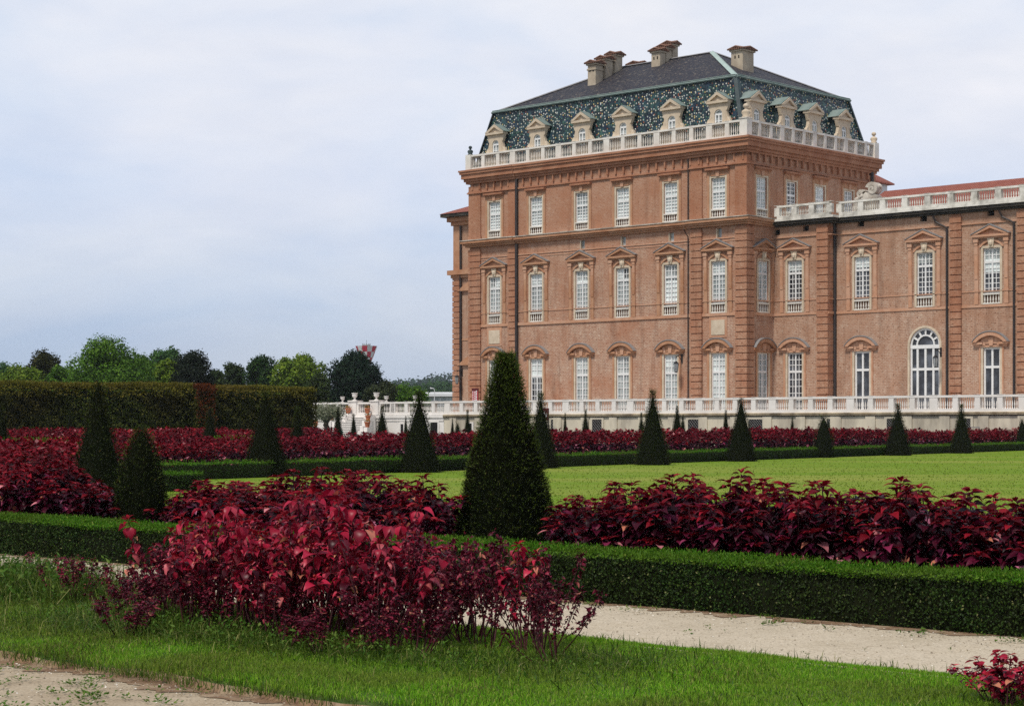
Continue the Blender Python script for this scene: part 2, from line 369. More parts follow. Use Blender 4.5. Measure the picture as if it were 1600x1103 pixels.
class NB:
    """collects numpy pieces into one mesh"""
    def __init__(s): s.V = []; s.T = []; s.Q = []; s.tm = []; s.qm = []; s.n = 0
    def add(s, V, F, mi=0):
        V = np.asarray(V, float).reshape(-1, 3); F = np.asarray(F, int)
        (s.T if F.shape[1] == 3 else s.Q).append(F + s.n); (s.tm if F.shape[1] == 3 else s.qm).append(np.full(len(F), mi))
        s.V.append(V); s.n += len(V)
    def build(s, name, mats, parent=None, smooth=False, link=True):
        F = []; mi = []
        if s.T: F.append(np.concatenate(s.T)); mi.append(np.concatenate(s.tm))
        if s.Q: F.append(np.concatenate(s.Q)); mi.append(np.concatenate(s.qm))
        return np_mesh(name, np.concatenate(s.V), F, mats, np.concatenate(mi), parent, smooth, link)

def unit(a): return a / (np.linalg.norm(a, axis=-1, keepdims=True) + 1e-9)
LEAF4 = (np.array([(0,0,0),(.42,.27,.05),(1,0,-.08),(.42,-.27,.05)]), np.array([(0,2,1),(0,3,2)]))
NEEDLE = (np.array([(0,.10,0),(0,-.10,0),(1,0,.05)]), np.array([(0,1,2)]))
_t = [0, .12, .35, .6, .82, 1.0]; _w = [.02, .24, .36, .27, .13, 0.0]; _dz = [0, .04, .04, -.03, -.17, -.38]
def _bigleaf():
    v = []; f = []
    for t, w, dz in zip(_t, _w, _dz):
        v += [(t, w, dz + .36*w), (t, 0, dz), (t, -w, dz + .36*w)]
    for i in range(5):
        a = i*3
        f += [(a, a+1, a+4, a+3), (a+1, a+2, a+5, a+4)]
    return np.array(v), np.array(f)
LEAFB = _bigleaf()
BLADE = (np.array([(0,.5,0),(0,-.5,0),(.55,.36,.06),(.55,-.36,.06),(1,0,-.10)]), None)

def place(nb, tmpl, P, D, Nn, S, Wd=None, mi=0):
    """put a copy of a leaf template at every P, along D, facing Nn, length S, width factor Wd"""
    V, F = tmpl; P = np.asarray(P, float); D = unit(np.asarray(D, float)); n = len(P)
    if n == 0: return
    Yv = unit(np.cross(Nn, D)); Z = np.cross(D, Yv)
    S = np.broadcast_to(S, (n,)); Wd = S if Wd is None else np.broadcast_to(Wd, (n,))
    out = P[:,None,:] + D[:,None,:]*(V[None,:,0:1]*S[:,None,None]) + Yv[:,None,:]*(V[None,:,1:2]*Wd[:,None,None]) + Z[:,None,:]*(V[None,:,2:3]*S[:,None,None])
    k = len(V)
    Fa = (F[None] + (np.arange(n)*k)[:,None,None]).reshape(-1, F.shape[1])
    nb.add(out.reshape(-1,3), Fa, mi)

def rvec(n): return unit(rng.normal(size=(n,3)))

# ------------------------------------------------------------------ objects
def tag(o, label, cat, group=None, kind=None):
    if label: o['label'] = label
    if cat: o['category'] = cat
    if group: o['group'] = group
    if kind: o['kind'] = kind
    return o
def empty(name, loc=(0,0,0), rz=0.0):
    o = bpy.data.objects.new(name, None); COL.objects.link(o)
    o.location = loc; o.rotation_euler = (0,0,rz); o.empty_display_size = .3
    return o
def cp(o, parent=None):
    c = o.copy(); COL.objects.link(c); c.parent = parent
    return c
def cp_tree(o, parent=None):
    c = cp(o, parent)
    for ch in list(o.children): cp_tree(ch, c)
    return c
def structure(o): o['kind'] = 'structure'; return o
def stuff(o, label, cat): return tag(o, label, cat, None, 'stuff')

# ------------------------------------------------------------------ camera, light, sky
cam = bpy.data.cameras.new('camera'); co = bpy.data.objects.new('camera', cam); COL.objects.link(co)
co.location = (0,0,EYE); co.rotation_euler = (PI/2, 0, 0)
cam.sensor_width = 36; cam.lens = 36*FP/1600; cam.shift_y = (HZ - 551.5)/1600
cam.clip_start = .3; cam.clip_end = 9000
SC.camera = co
SUN_EL, SUN_AZ = math.radians(58), math.radians(214)      # azimuth clockwise from +Y: behind the camera, a little left
sl = bpy.data.lights.new('sun', 'SUN'); so = bpy.data.objects.new('sun', sl); COL.objects.link(so)
sl.energy = 3.1; sl.angle = math.radians(10); sl.color = (1, .94, .84)
sd = Vector((math.sin(SUN_AZ)*math.cos(SUN_EL), math.cos(SUN_AZ)*math.cos(SUN_EL), math.sin(SUN_EL)))
so.rotation_euler = sd.to_track_quat('Z', 'Y').to_euler(); so.location = (0, -20, 60)

w = bpy.data.worlds.new('World'); SC.world = w; w.use_nodes = True
nt = w.node_tree; nt.nodes.clear()
outw = N(nt, 'ShaderNodeOutputWorld')
sky = N(nt, 'ShaderNodeTexSky'); sky.sky_type = 'NISHITA'; sky.sun_disc = False
sky.sun_elevation = SUN_EL; sky.sun_rotation = SUN_AZ
bg1 = N(nt, 'ShaderNodeBackground'); bg1.inputs['Strength'].default_value = .10; L(nt, sky, 0, bg1, 'Color')
tc = N(nt, 'ShaderNodeTexCoord'); sep = N(nt, 'ShaderNodeSeparateXYZ'); L(nt, tc, 'Generated', sep, 0)
mpw = N(nt, 'ShaderNodeMapping'); mpw.inputs['Scale'].default_value = (1, 1, 2.6); L(nt, tc, 'Generated', mpw, 0)
n1 = noise(nt, mpw, 5.0, 6, .5, .5)
n2 = noise(nt, mpw, 13.0, 5, .55, .3)
el = ramp(nt, [(0, (.50,.59,.75)), (.035, (.55,.63,.79)), (.075, (.66,.73,.88)), (.12, (.78,.82,.95)), (.17, (.86,.88,.97)), (.24, (.93,.94,1.0)), (.34, (.70,.74,.82)), (.5, (.42,.47,.57)), (1, (.30,.36,.48))])
L(nt, sep, 'Z', el, 0)
cl = ramp(nt, [(.32, (.84,.91,.98)), (.46, (.97,.985,1.0)), (.56, (1.03,1.02,1.0)), (.68, (1.13,1.09,1.04))]); L(nt, n1, 'Fac', cl, 0)
cl2 = ramp(nt, [(.32, (.94,.955,.98)), (.68, (1.05,1.04,1.02))]); L(nt, n2, 'Fac', cl2, 0)
m1 = mixc(nt, 'MULTIPLY'); m1.inputs[0].default_value = 1; L(nt, el, 0, m1, 6); L(nt, cl, 0, m1, 7)
m2 = mixc(nt, 'MULTIPLY'); m2.inputs[0].default_value = 1; L(nt, m1, 2, m2, 6); L(nt, cl2, 0, m2, 7)
bg2 = N(nt, 'ShaderNodeBackground'); bg2.inputs['Strength'].default_value = 1.0; L(nt, m2, 2, bg2, 'Color')
msw = N(nt, 'ShaderNodeMixShader'); msw.inputs[0].default_value = .88
L(nt, bg1, 0, msw, 1); L(nt, bg2, 0, msw, 2); L(nt, msw, 0, outw, 'Surface')

SC.view_settings.view_transform = 'Standard'; SC.view_settings.look = 'None'
SC.view_settings.exposure = 0.0; SC.view_settings.gamma = 1.0
SC.cycles.max_bounces = 5; SC.cycles.diffuse_bounces = 3; SC.cycles.glossy_bounces = 2; SC.cycles.transmission_bounces = 3
SC.cycles.caustics_reflective = False; SC.cycles.caustics_refractive = False
SC.cycles.use_denoising = False
try: SC.cycles.denoiser = 'OPENIMAGEDENOISE'
except Exception: pass
# ================================================================== PALACE (local: x right along garden front, y away, z up)
LEN, WID = 31.9, 19.3
ZT = 2.6                                     # terrace level
palace = empty('palace', loc2w(0,0), ROT)
tag(palace, 'large brick palace with green glazed mansard roof, dormers and a lower tiled side wing', 'palace')

def wall_sheet(mb, fr, u0, u1, v0, v1, ops, depth=.38, mi=0):
    """wall with openings (uc, w, z0, z1); fr(u, v, wd) -> point, wd outward"""
    us = sorted({u0, u1, *[o[0]-o[1]/2 for o in ops], *[o[0]+o[1]/2 for o in ops]})
    vs = sorted({v0, v1, *[o[2] for o in ops], *[o[3] for o in ops]})
    for i in range(len(us)-1):
        for j in range(len(vs)-1):
            uc, vc = (us[i]+us[i+1])/2, (vs[j]+vs[j+1])/2
            if any(abs(uc-o[0]) < o[1]/2 and o[2] < vc < o[3] for o in ops): continue
            mb.quad(fr(us[i],vs[j],0), fr(us[i+1],vs[j],0), fr(us[i+1],vs[j+1],0), fr(us[i],vs[j+1],0), mi)
    for c, w_, z0, z1 in ops:
        a, b = c-w_/2, c+w_/2
        mb.quad(fr(a,z0,0), fr(a,z1,0), fr(a,z1,-depth), fr(a,z0,-depth), mi)
        mb.quad(fr(b,z0,0), fr(b,z0,-depth), fr(b,z1,-depth), fr(b,z1,0), mi)
        mb.quad(fr(a,z1,0), fr(b,z1,0), fr(b,z1,-depth), fr(a,z1,-depth), mi)
        mb.quad(fr(a,z0,0), fr(a,z0,-depth), fr(b,z0,-depth), fr(b,z0,0), mi)
        mb.quad(fr(a,z0,-depth), fr(b,z0,-depth), fr(b,z1,-depth), fr(a,z1,-depth), mi)
def fA(yo): return lambda u, v, d: (u, yo - d, v)
def fB(xo): return lambda u, v, d: (xo + d, u, v)

uA = [lx_at(x, 0) for x in (1122.5, 1048, 973, 909, 838, 773)]
uB2 = [ly_at(x, 0) for x in (1190, 1236.5, 1281, 1326)]
uB1 = ly_at(1192.5, 0)
Y1, Y2 = 3.85, 4.75                           # fronts of the wing
uW1 = lx_at(1242, Y1)
uW2 = [lx_at(x, Y2) for x in (1347, 1445, 1549.5)]
OW = 1.46
Z0 = (ZT, 7.66); Z1 = (11.1, 15.37); Z2 = (19.12, 22.35)
opsA = [(u, OW, *z) for u in uA for z in (Z0, Z1, Z2)] + [(u+.08, .52, 17.05, 18.1) for u in uA[:4]]
opsB = [(u, OW*.95, *Z2) for u in uB2] + [(uB1, OW*.95, *z) for z in (Z0, Z1)]
mb = MB()
wall_sheet(mb, fA(0), -LEN, 0, 2.4, 25.2, opsA)
wall_sheet(mb, fB(0), 0, WID, 2.4, 25.2, opsB)
mb.quad((-LEN,WID,2.4), (-LEN,0,2.4), (-LEN,0,25.2), (-LEN,WID,25.2))
mb.quad((0,WID,2.4), (-LEN,WID,2.4), (-LEN,WID,25.2), (0,WID,25.2))
mb.build('wall', M['brick'], palace)
WR = 44.0                                     # wing length
mb = MB()
vents = [(lx_at(x, Y2), .62, 17.85, 18.3) for x in (1345, 1443, 1548)]
wall_sheet(mb, fA(Y1), 0, 5.5, 2.4, 18.4, [(uW1, OW, *Z0), (uW1, OW, *Z1), (lx_at(1214, Y1), .6, 17.6, 18.05), (lx_at(1259, Y1), .6, 17.75, 18.2)])
uArch = uW2[1]
wops = [(uW2[0], OW, *Z0), (uW2[2], OW, *Z0), (uArch, 2.72, ZT, 9.4)] + [(u, OW, *Z1) for u in uW2] + vents
more = [uW2[2] + 6.0*k for k in range(1, 4)]
wops += [(u, OW, *z) for u in more for z in (Z0, Z1)]
wall_sheet(mb, fA(Y2), 5.5, WR, 2.4, 18.4, wops)
mb.quad((5.5,Y1,2.4), (5.5,Y2,2.4), (5.5,Y2,18.4), (5.5,Y1,18.4))
mb.quad((WR,Y2,2.4), (WR,17,2.4), (WR,17,18.4), (WR,Y2,18.4))
mb.quad((WR,17,2.4), (0,17,2.4), (0,17,18.4), (WR,17,18.4))
mb.build('wing_wall', M['brick_wing'], palace)

# ---- rusticated piers
def rustic(mb, x0, x1, y0, y1, z0, z1, step=.58, gap=.085):
    mb.box(x0+.10, x1-.10, y0+.10, y1-.03, z0, z1)
    z = z0
    while z < z1 - .1:
        zz = min(z + step - gap, z1)
        mb.box(x0, x1, y0, y1, z, zz); z += step
def pier(name, x0, x1, y0, y1, mat, z0=2.45, z1=18.2):
    mb = MB(); rustic(mb, x0, x1, y0, y1, z0, z1); mb.build(name, mat, palace)
pA = [(lx_at(1080,0), lx_at(1098,0)), (lx_at(795,0), lx_at(806.5,0)), (-LEN-.12, lx_at(752,0))]
pier('corner_pier', -1.06, .16, -.16, .95, M['brick_pier'])
for a, b in pA: pier('brick_pier', a, b, -.18, .3, M['brick_pier'])
px0, px1 = lx_at(1277, Y1), lx_at(1294.5, Y1)
pier('wing_pier', px0, px1 + .02, Y1-.16, Y2 + .1, M['brick_pier'])
pw = [(lx_at(1485, Y2), lx_at(1503, Y2)), (lx_at(1590, Y2), lx_at(1590, Y2)+1.05)]
pw += [(u+2.9, u+3.9) for u in more]
for a, b in pw: pier('wing_pier', a, b, Y2-.18, Y2+.3, M['brick_pier'])
# smooth pilasters of the top storey
for a, b in [(-1.06, .12)] + pA:
    mb = MB()
    mb.box(a, b, -.12, .3 if a < -1.2 else .95, 18.97, 24.0)
    mb.box(a-.06, b+.06, -.17, .32 if a < -1.2 else 1.0, 23.3, 23.5); mb.box(a-.06, b+.06, -.17, .32 if a < -1.2 else 1.0, 19.0, 19.3)
    mb.build('pilaster', M['brick_pier'], palace)
mb = MB(); mb.box(-.3, .12, WID-1.0, WID+.1, 18.97, 24.0); mb.build('pilaster', M['brick_pier'], palace)

# ---- string courses and main cornice
def ring(mb, o, z0, z1, mi=0): mb.box(-LEN-o, o, -o, WID+o, z0, z1, mi)
def ring_break(mb, o, z0, z1, d, mi=0):
    ring(mb, o, z0, z1, mi)
    mb.box(pA[0][0]-.1, o+d, -o-d, 1.2, z0+.006, z1-.006, mi); mb.box(-LEN-o-d, pA[1][1]+.1, -o-d, 1.2, z0+.006, z1-.006, mi)
mb = MB()
ring(mb, .10, 10.78, 11.02); ring(mb, .05, 12.0, 12.07); ring(mb, .06, 17.22, 17.32); ring(mb, .04, 16.98, 17.06)
mb.build('string_course', M['terra_pale'], palace)
mb = MB()
ring_break(mb, .18, 18.28, 18.44, .16); ring_break(mb, .34, 18.445, 18.62, .16); ring_break(mb, .52, 18.625, 18.86, .16)
mb.build('middle_cornice', M['terra'], palace)
mb = MB(); ring_break(mb, .58, 18.865, 18.95, .16); mb.build('cornice_cap', M['stone_ledge'], palace)
mb = MB()
ring_break(mb, .14, 22.98+.3, 23.40, .1); ring_break(mb, .2, 24.22, 24.42, .1)
u = -LEN + .4
while u < -.2:
    mb.box(u-.08, u+.08, -.17, .0, 23.62, 24.22); u += .92
u = .6
while u < WID:
    mb.box(.0, .22, u-.08, u+.08, 23.62, 24.22); u += .92
ring_break(mb, .34, 24.425, 24.68, .1); ring_break(mb, .52, 24.685, 25.1, .1); ring_break(mb, .64, 25.105, 25.32, .1); ring_break(mb, .72, 25.325, 25.5, .1)
mb.build('main_cornice', M['corn'], palace)

# ---- rain pipes
def pipe(pts, r=.085):
    mb = MB(); mb.tube(pts, r, 6); mb.build('rain_pipe', M['pipe'], palace)
xp = lx_at(1078.3, 0)
pipe([(xp-.12,-.75,18.2), (xp-.12,-.14,17.6), (xp-.12,-.14,2.6)], .05); pipe([(xp-.12,-.14,24.2), (xp-.12,-.14,19.0)], .05)
xp = lx_at(808.8, 0)
pipe([(xp,-.16,24.2), (xp,-.16,19.0)], .15); pipe([(xp,-.16,18.25), (xp,-.16,2.6)], .15)
pipe([(.18, WID-.6, 24.3), (.18, WID-.6, 19.6)], .17)
pipe([(5.62, Y2-.14, 18.3), (5.62, Y2-.14, 2.6)], .13)
xp = lx_at(1483, Y2)
pipe([(xp-1.3,Y2-.3,18.2), (xp-1.1,Y2-.15,17.7), (xp-.12,Y2-.15,17.2), (xp-.12,Y2-.15,2.6)], .09)
xp = lx_at(1587.5, Y2)
pipe([(xp-1.3,Y2-.3,18.2), (xp-1.1,Y2-.15,17.7), (xp-.1,Y2-.15,17.2), (xp-.1,Y2-.15,2.6)], .09)

# ---- roof
zb, zr, zm = 30.85, 35.2, 25.55
a0, a1 = .2, 1.2                                # inset of the mansard at foot and break on the garden front
e0, e1 = .4, 1.9
foot = [(-LEN+e0, a0), (-e0, a0), (-e0, WID-a0), (-LEN+e0, WID-a0)]
brk = [(-LEN+e1, a1), (-e1, a1), (-e1, WID-a1), (-LEN+e1, WID-a1)]
mb = MB()
for i in range(4):
    j = (i+1) % 4
    mb.quad((*foot[i], zm), (*foot[j], zm), (*brk[j], zb), (*brk[i], zb))
mansard = mb.build('mansard_roof', M['tiles'], palace)
ym = WID/2; rg = [(-LEN+10.8, ym, zr), (-10.8, ym, zr)]
mb = MB()
b3 = [(x, y, zb+.02) for x, y in brk]
mb.quad(b3[0], b3[1], rg[1], rg[0]); mb.quad(b3[2], b3[3], rg[0], rg[1])
mb.add([b3[1], b3[2], rg[1]], [(0,1,2)]); mb.add([b3[3], b3[0], rg[0]], [(0,1,2)])
slate = mb.build('slate_roof', M['slate'], palace)
mb = MB()
for i in range(4):
    p, q = Vector(b3[i]), Vector(b3[(i+1) % 4])
    d = (q-p).normalized(); o = Vector((d.y, -d.x, 0))*.16
    mb.tube([p+o-d*.1, q+o+d*.1], .10, 6)
    mb.tube([p+o+Vector((0,0,.14)), q+o+Vector((0,0,.14))], .06, 6)
mb.build('copper_gutter', M['copper'], palace)
mb = MB()
def strip(mb, p, q, wd, lift=.06):
    p, q = Vector(p), Vector(q); d = (q-p).normalized(); s = d.cross(Vector((0,0,1))).normalized()*wd; n = s.cross(d).normalized()*lift
    if n.z < 0: n = -n
    mb.add([p-s+n*.2, p+n*2.2, p+s+n*.2, q-s+n*.2, q+n*2.2, q+s+n*.2], [(0,1,4,3), (1,2,5,4)])
strip(mb, b3[1], rg[1], .28, .08); mb.build('copper_hip', M['copper_pale'], palace)
mb = MB()
strip(mb, b3[0], rg[0], .2); strip(mb, b3[2], rg[1], .2); strip(mb, b3[3], rg[0], .2); strip(mb, rg[0], rg[1], .2)
mb.build('ridge_cap', M['lead'], palace)
mb = MB()
for i in range(4): strip(mb, (*foot[i], zm), (*brk[i], zb), .28)
mb.build('mansard_hip', M['dark_copper_shade'], palace)

# ---- chimneys: (local x, local y, width x, depth y, top z)
def chimney(x, y, wx, wy, zt, z0, band=False):
    mb = MB(); mb.box(x-wx/2, x+wx/2, y-wy/2, y+wy/2, z0, zt-.35)
    if band: mb.box(x-wx/2-.07, x+wx/2+.07, y-wy/2-.07, y+wy/2+.07, (z0+zt)/2+.55, (z0+zt)/2+.7)
    mb.box(x-wx/2-.12, x+wx/2+.12, y-wy/2-.12, y+wy/2+.12, zt-.348, zt-.2)
    for k in (-1, 1):
        mb.box(x+k*.2-.06, x+k*.2+.06, y-wy/2-.02, y-wy/2+.1, zt-.95, zt-.7, 1)
    ch = mb.build('chimney', [M['chimney'], M['black']], palace)
    c = MB(); c.taper(x-wx/2-.2, x+wx/2+.2, y-wy/2-.2, y+wy/2+.2, zt-.2, zt+.0, .22)
    nx = int((wx+.7)/.26)
    for k in range(nx+1):
        xx = x-wx/2-.2 + k*(wx+.4)/nx
        c.tube([(xx, y-wy/2-.26, zt-.15), (xx, y, zt+.08), (xx, y+wy/2+.26, zt-.15)], .085, 5)
    ny = int((wy+.7)/.26)
    for k in range(ny+1):
        yy = y-wy/2-.2 + k*(wy+.4)/ny
        c.tube([(x-wx/2-.26, yy, zt-.15), (x, yy, zt+.08), (x+wx/2+.26, yy, zt-.15)], .085, 5)
    c.build('chimney_cap', M['claycap'], ch)
def on_roof(x, y, plane_y=None):
    """where the photo ray meets the front roof slope, palace-local"""
    d = np.array([(x-CX)/FP, 1, (HZ-y)/FP]); o = np.array([0,0,EYE])
    lo = np.array([(o[:2]-CORNER)@EX, (o[:2]-CORNER)@EY, o[2]]); ld = np.array([d[:2]@EX, d[:2]@EY, d[2]])
    k = (zr-zb)/(ym-a1)             # z = zb + k*(y-a1)
    t = (zb + k*(lo[1]-a1)*1.0 - lo[2]) ; t = (zb - k*a1 + k*lo[1] - lo[2])/(ld[2] - k*ld[1])
    return lo + t*ld
c1 = on_roof(924.5, 134); c2 = on_roof(1024, 105)
for k, yt in enumerate((97.5, 90.5, 84)):
    yy = c1[1]+.5+1.42*k; chimney(c1[0], yy, .95, 1.0, lz_at(yt, c1[0], yy), c1[2]-.5, k == 0)
for k, yt in enumerate((78, 73, 67.5)):
    yy = c2[1]+.45+.92*k; chimney(c2[0], yy, 1.0, .8, lz_at(yt, c2[0], yy), c2[2]-.5)
chimney(lx_at(996, 12.5), 12.5, 1.3, .9, lz_at(93, -19, 12.5), 32)
cbx = lx_at(1160, 7.6)
chimney(cbx, 7.6, 1.25, 1.6, lz_at(76.5, cbx, 7.6), 31.0)

# ---- balustrades
BAL = [(.085,0),(.085,.05),(.045,.08),(.05,.12),(.095,.26),(.085,.34),(.045,.62),(.04,.74),(.075,.80),(.075,.86)]
def balustrade(parent, fr, u0, u1, z0, h, bay, mats, nb=7, pier_w=.42, th=.3, big=None, name='balustrade', parts=True, ends=True, plinth=.22):
    """fr(u, v, d): d outward; piers stand from u0 to u1 every bay; mats = (stone)"""
    n = max(1, round(abs(u1-u0)/bay)); step = (u1-u0)/n
    mb = MB()
    def fbox(m, ua, ub, v0, v1, d0, d1):
        pts = [fr(a, v, d) for v in (v0, v1) for a, d in ((ua,d1),(ub,d1),(ub,d0),(ua,d0))]
        m.add(pts, [(3,2,1,0),(4,5,6,7),(0,1,5,4),(1,2,6,5),(2,3,7,6),(3,0,4,7)])
    fbox(mb, u0, u1, z0, z0+plinth, -th/2-.03, th/2+.03); fbox(mb, u0, u1, z0+h-.16, z0+h, -th/2-.03, th/2+.05)
    o = mb.build(name, mats, parent)
    bh = (h - plinth - .16)/.86
    for k in range(n+1):
        c = u0 + k*step
        if not ends and k in (0, n): continue
        pw_ = pier_w*1.6 if (big and k % big == 0) else pier_w
        m = MB(); fbox(m, c-pw_/2, c+pw_/2, z0+plinth+.002, z0+h-.162, -th/2-.01, th/2+.03)
        fbox(m, c-pw_/2-.02, c+pw_/2+.02, z0+h+.002, z0+h+.03, -th/2-.05, th/2+.07)
        m.build('pier', mats, o)
        if k < n:
            m = MB(); a = c + pier_w*.62; b = c + step - pier_w*.62
            for q in range(nb):
                p = fr(a + (q+.5)*(b-a)/nb, 0, 0)
                m.lathe(p[0], p[1], [(r*.56, z0+plinth+z*bh) for r, z in BAL], 6)
            m.build('baluster_grille', mats, o)
    return o
balustrade(palace, fA(-.02), -LEN-.05, .05, 25.5, 1.43, 1.9, M['white_stone'], nb=7, big=3, pier_w=.40)
balustrade(palace, fB(.02), .05, WID+.05, 25.5, 1.43, 1.62, M['white_stone'], nb=6, big=3, pier_w=.36)
balustrade(palace, fB(-LEN), WID, 0, 25.5, 1.43, 2.4, M['white_stone'], nb=3, pier_w=.5)
mb = MB()
mb.box(-.42, .32, -.34, .40, 25.49, 26.98); mb.box(-.48, .38, -.40, .46, 26.985, 27.06); mb.build('balustrade_corner', M['white_stone'], palace)
mb = MB(); mb.box(-LEN-.32, -LEN+.36, -.33, .35, 25.49, 26.98); mb.build('balustrade_corner', M['white_stone'], palace)
mb = MB(); mb.box(-.34, .33, WID-.35, WID+.33, 25.49, 26.98); mb.build('balustrade_corner', M['white_stone'], palace)
def finial(x, y, z, s, mat):
    mb = MB(); mb.lathe(x, y, [(r*s, z+h*s) for r, h in [(.42,0),(.42,.14),(.3,.22),(.46,.5),(.4,.72),(.16,.86),(.12,.95),(.26,1.05),(.3,1.22),(.22,1.38),(.05,1.46)]], 10)
    mb.build('finial', mat, palace, smooth=True)
finial(-.05, .03, 27.06, .82, M['stone'])
finial(-LEN, 0, 26.98, .6, M['dark_copper_shade']); finial(0, WID, 26.98, .7, M['stone'])

# ---- windows: built once each, then copied. local x along wall, outward -y
def grid_frame(mb, w_, z0, z1, cols, rows, transom=None, y=.16, bar=.055, mid=.13, fr=.1):
    a, b = -w_/2, w_/2
    mb.box(a, a+fr, y-.04, y+.05, z0, z1); mb.box(b-fr, b, y-.04, y+.05, z0, z1)
    mb.box(a+fr, b-fr, y-.04, y+.05, z1-fr, z1); mb.box(a+fr, b-fr, y-.04, y+.05, z0, z0+fr*1.3)
    if mid: mb.box(-mid/2, mid/2, y-.055, y+.05, z0+fr*1.3, z1-fr)
    if transom: mb.box(a+fr, b-fr, y-.06, y+.05, transom-.09, transom+.09)
    for c in range(1, cols):
        x = a+fr + c*(w_-2*fr)/cols
        if mid and abs(x) < mid: continue
        mb.box(x-bar/2, x+bar/2, y-.012, y+.04, z0+fr*1.3, z1-fr)
    if transom:
        for lo, hi, r in ((z0, transom-.09, rows[0]), (transom+.09, z1-fr, rows[1])):
            for k in range(1, r): zz = lo + k*(hi-lo)/r; mb.box(a+fr, b-fr, y-.010, y+.038, zz-bar/2, zz+bar/2)
    else:
        for k in range(1, rows[0]): zz = z0 + k*(z1-z0)/rows[0]; mb.box(a+fr, b-fr, y-.010, y+.038, zz-bar/2, zz+bar/2)
def border(mb, w_, z0, z1, bw, proud, mi=0, bottom=False):
    a, b = -w_/2, w_/2
    mb.box(a-bw, a+.002, -proud, .04, z0, z1, mi); mb.box(b-.002, b+bw, -proud, .04, z0, z1, mi)
    mb.box(a-bw, b+bw, -proud, .04, z1+.001, z1+bw, mi)
def balusters(name, w_, z0, z1, parent, n=6):
    mb = MB()
    mb.box(-w_/2, w_/2, -.06, .14, z0, z0+.1); mb.box(-w_/2, w_/2, -.08, .16, z1-.1, z1)
    hh = (z1-z0-.2)/.86
    for k in range(n): mb.lathe(-w_/2 + (k+.5)*w_/n, .03, [(r*.72, z0+.1+z*hh) for r, z in BAL], 6)
    return mb.build(name, M['white_stone'], parent)
def pane(w_, z0, z1, parent, mat, y=.21):
    mb = MB(); mb.box(-w_/2+.02, w_/2-.02, y, y+.02, z0+.02, z1-.02); return mb.build('pane', mat, parent)
def arc_pts(hw, z0, rise, n=12):
    R = (hw*hw + rise*rise)/(2*rise); zc = z0 + rise - R
    a = math.asin(hw/R)
    return [(R*math.sin(t), zc + R*math.cos(t)) for t in np.linspace(-a, a, n+1)]

def make_T2():
    m = MB(); grid_frame(m, OW, 19.72, Z2[1], 4, (5, 3), 21.2, mid=.09); r = m.build('window', M['white_paint'], palace)
    pane(OW, 19.72, Z2[1], r, M['glass_pale'])
    m = MB(); border(m, OW, 19.0, Z2[1], .17, .05); m.build('stone_frame', M['stone'], r)
    m = MB(); border(m, OW+.36, 19.0, 22.55, .24, .07)
    m.box(-1.12, 1.12, -.12, .03, 22.8, 23.0); m.box(-.72, .72, -.09, .03, 22.5, 22.8); m.build('brick_surround', M['terra'], r)
    m = MB(); m.box(-1.2, 1.2, -.34, .03, 23.0, 23.16); m.box(-1.14, 1.14, -.22, .03, 22.9, 22.999); m.build('lintel', M['corn'], r)
    m = MB(); m.prism([(-.15,22.45), (.15,22.45), (.22,22.95), (-.22,22.95)], -.17, -.05); m.build('keystone', M['terra_pale'], r)
    balusters('sill_balusters', OW, 19.0, 19.72, r); return r
def pediment_tri(r, hw, z0, zap, mat):
    m = MB()
    m.box(-hw, hw, -.32, .03, z0, z0+.17); m.box(-hw+.08, hw-.08, -.2, .03, z0-.12, z0-.001)
    t = .2
    m.prism([(-hw-.02, z0+.172), (-hw+.32, z0+.172), (0, zap-.02-t*.4), (hw-.32, z0+.172), (hw+.02, z0+.172), (0, zap+.14)], -.34, .03)
    m.prism([(-hw+.3, z0+.165), (hw-.3, z0+.165), (0, zap-.1)], -.08, .03)
    p = m.build('pediment', mat, r)
    m = MB()
    for s in (-1, 1):
        q = [(s*(hw+.08), z0+.17), (s*(hw+.08), z0+.23), (0, zap+.24), (0, zap+.15)]
        m.prism(q if s < 0 else q[::-1], -.38, .03)
    m.build('pediment_flashing', M['lead'], p)
def make_T1():
    m = MB(); grid_frame(m, OW, 11.86, Z1[1], 4, (6, 2), 14.3); r = m.build('window', M['white_paint'], palace)
    pane(OW, 11.86, Z1[1], r, M['glass_mid'])
    m = MB(); border(m, OW, 11.03, Z1[1], .19, .05); m.build('stone_frame', M['stone'], r)
    m = MB()
    for s in (-1, 1):
        m.box(s*1.29-.17, s*1.29+.17, -.09, .03, 11.04, 15.6); m.box(s*1.29-.22, s*1.29+.22, -.13, .03, 12.0, 12.16)
        m.box(s*1.29-.13, s*1.29+.13, -.13, -.088, 13.0, 15.2)
    ao = arc_pts(1.05, 15.45, .62); ai = arc_pts(.9, 15.45, .45)
    m.prism(ai + ao[::-1], -.1, .03); m.build('brick_surround', M['terra'], r)
    for s in (-1, 1):
        m = MB(); m.box(s*1.31-.22, s*1.31+.22, -.22, .03, 15.85, 16.1); m.box(s*1.31-.15, s*1.31+.15, -.17, .03, 15.6, 15.851)
        m.box(s*1.31-.13, s*1.31+.13, -.14, .03, 14.9, 15.602)
        m.build('console', M['terra_pale'], r)
    m = MB(); m.prism([(-.17,15.42), (.17,15.42), (.28,16.05), (-.28,16.05)], -.16, .03); m.box(-.3, .3, -.2, .03, 16.051, 16.12)
    m.lathe(0, -.15, [(.03,15.5),(.14,15.62),(.17,15.78),(.14,15.92),(.04,16.0)], 8); m.build('keystone', M['stone'], r)
    pediment_tri(r, 1.6, 16.25, 17.0, M['terra'])
    balusters('sill_balusters', OW, 11.03, 11.86, r); return r
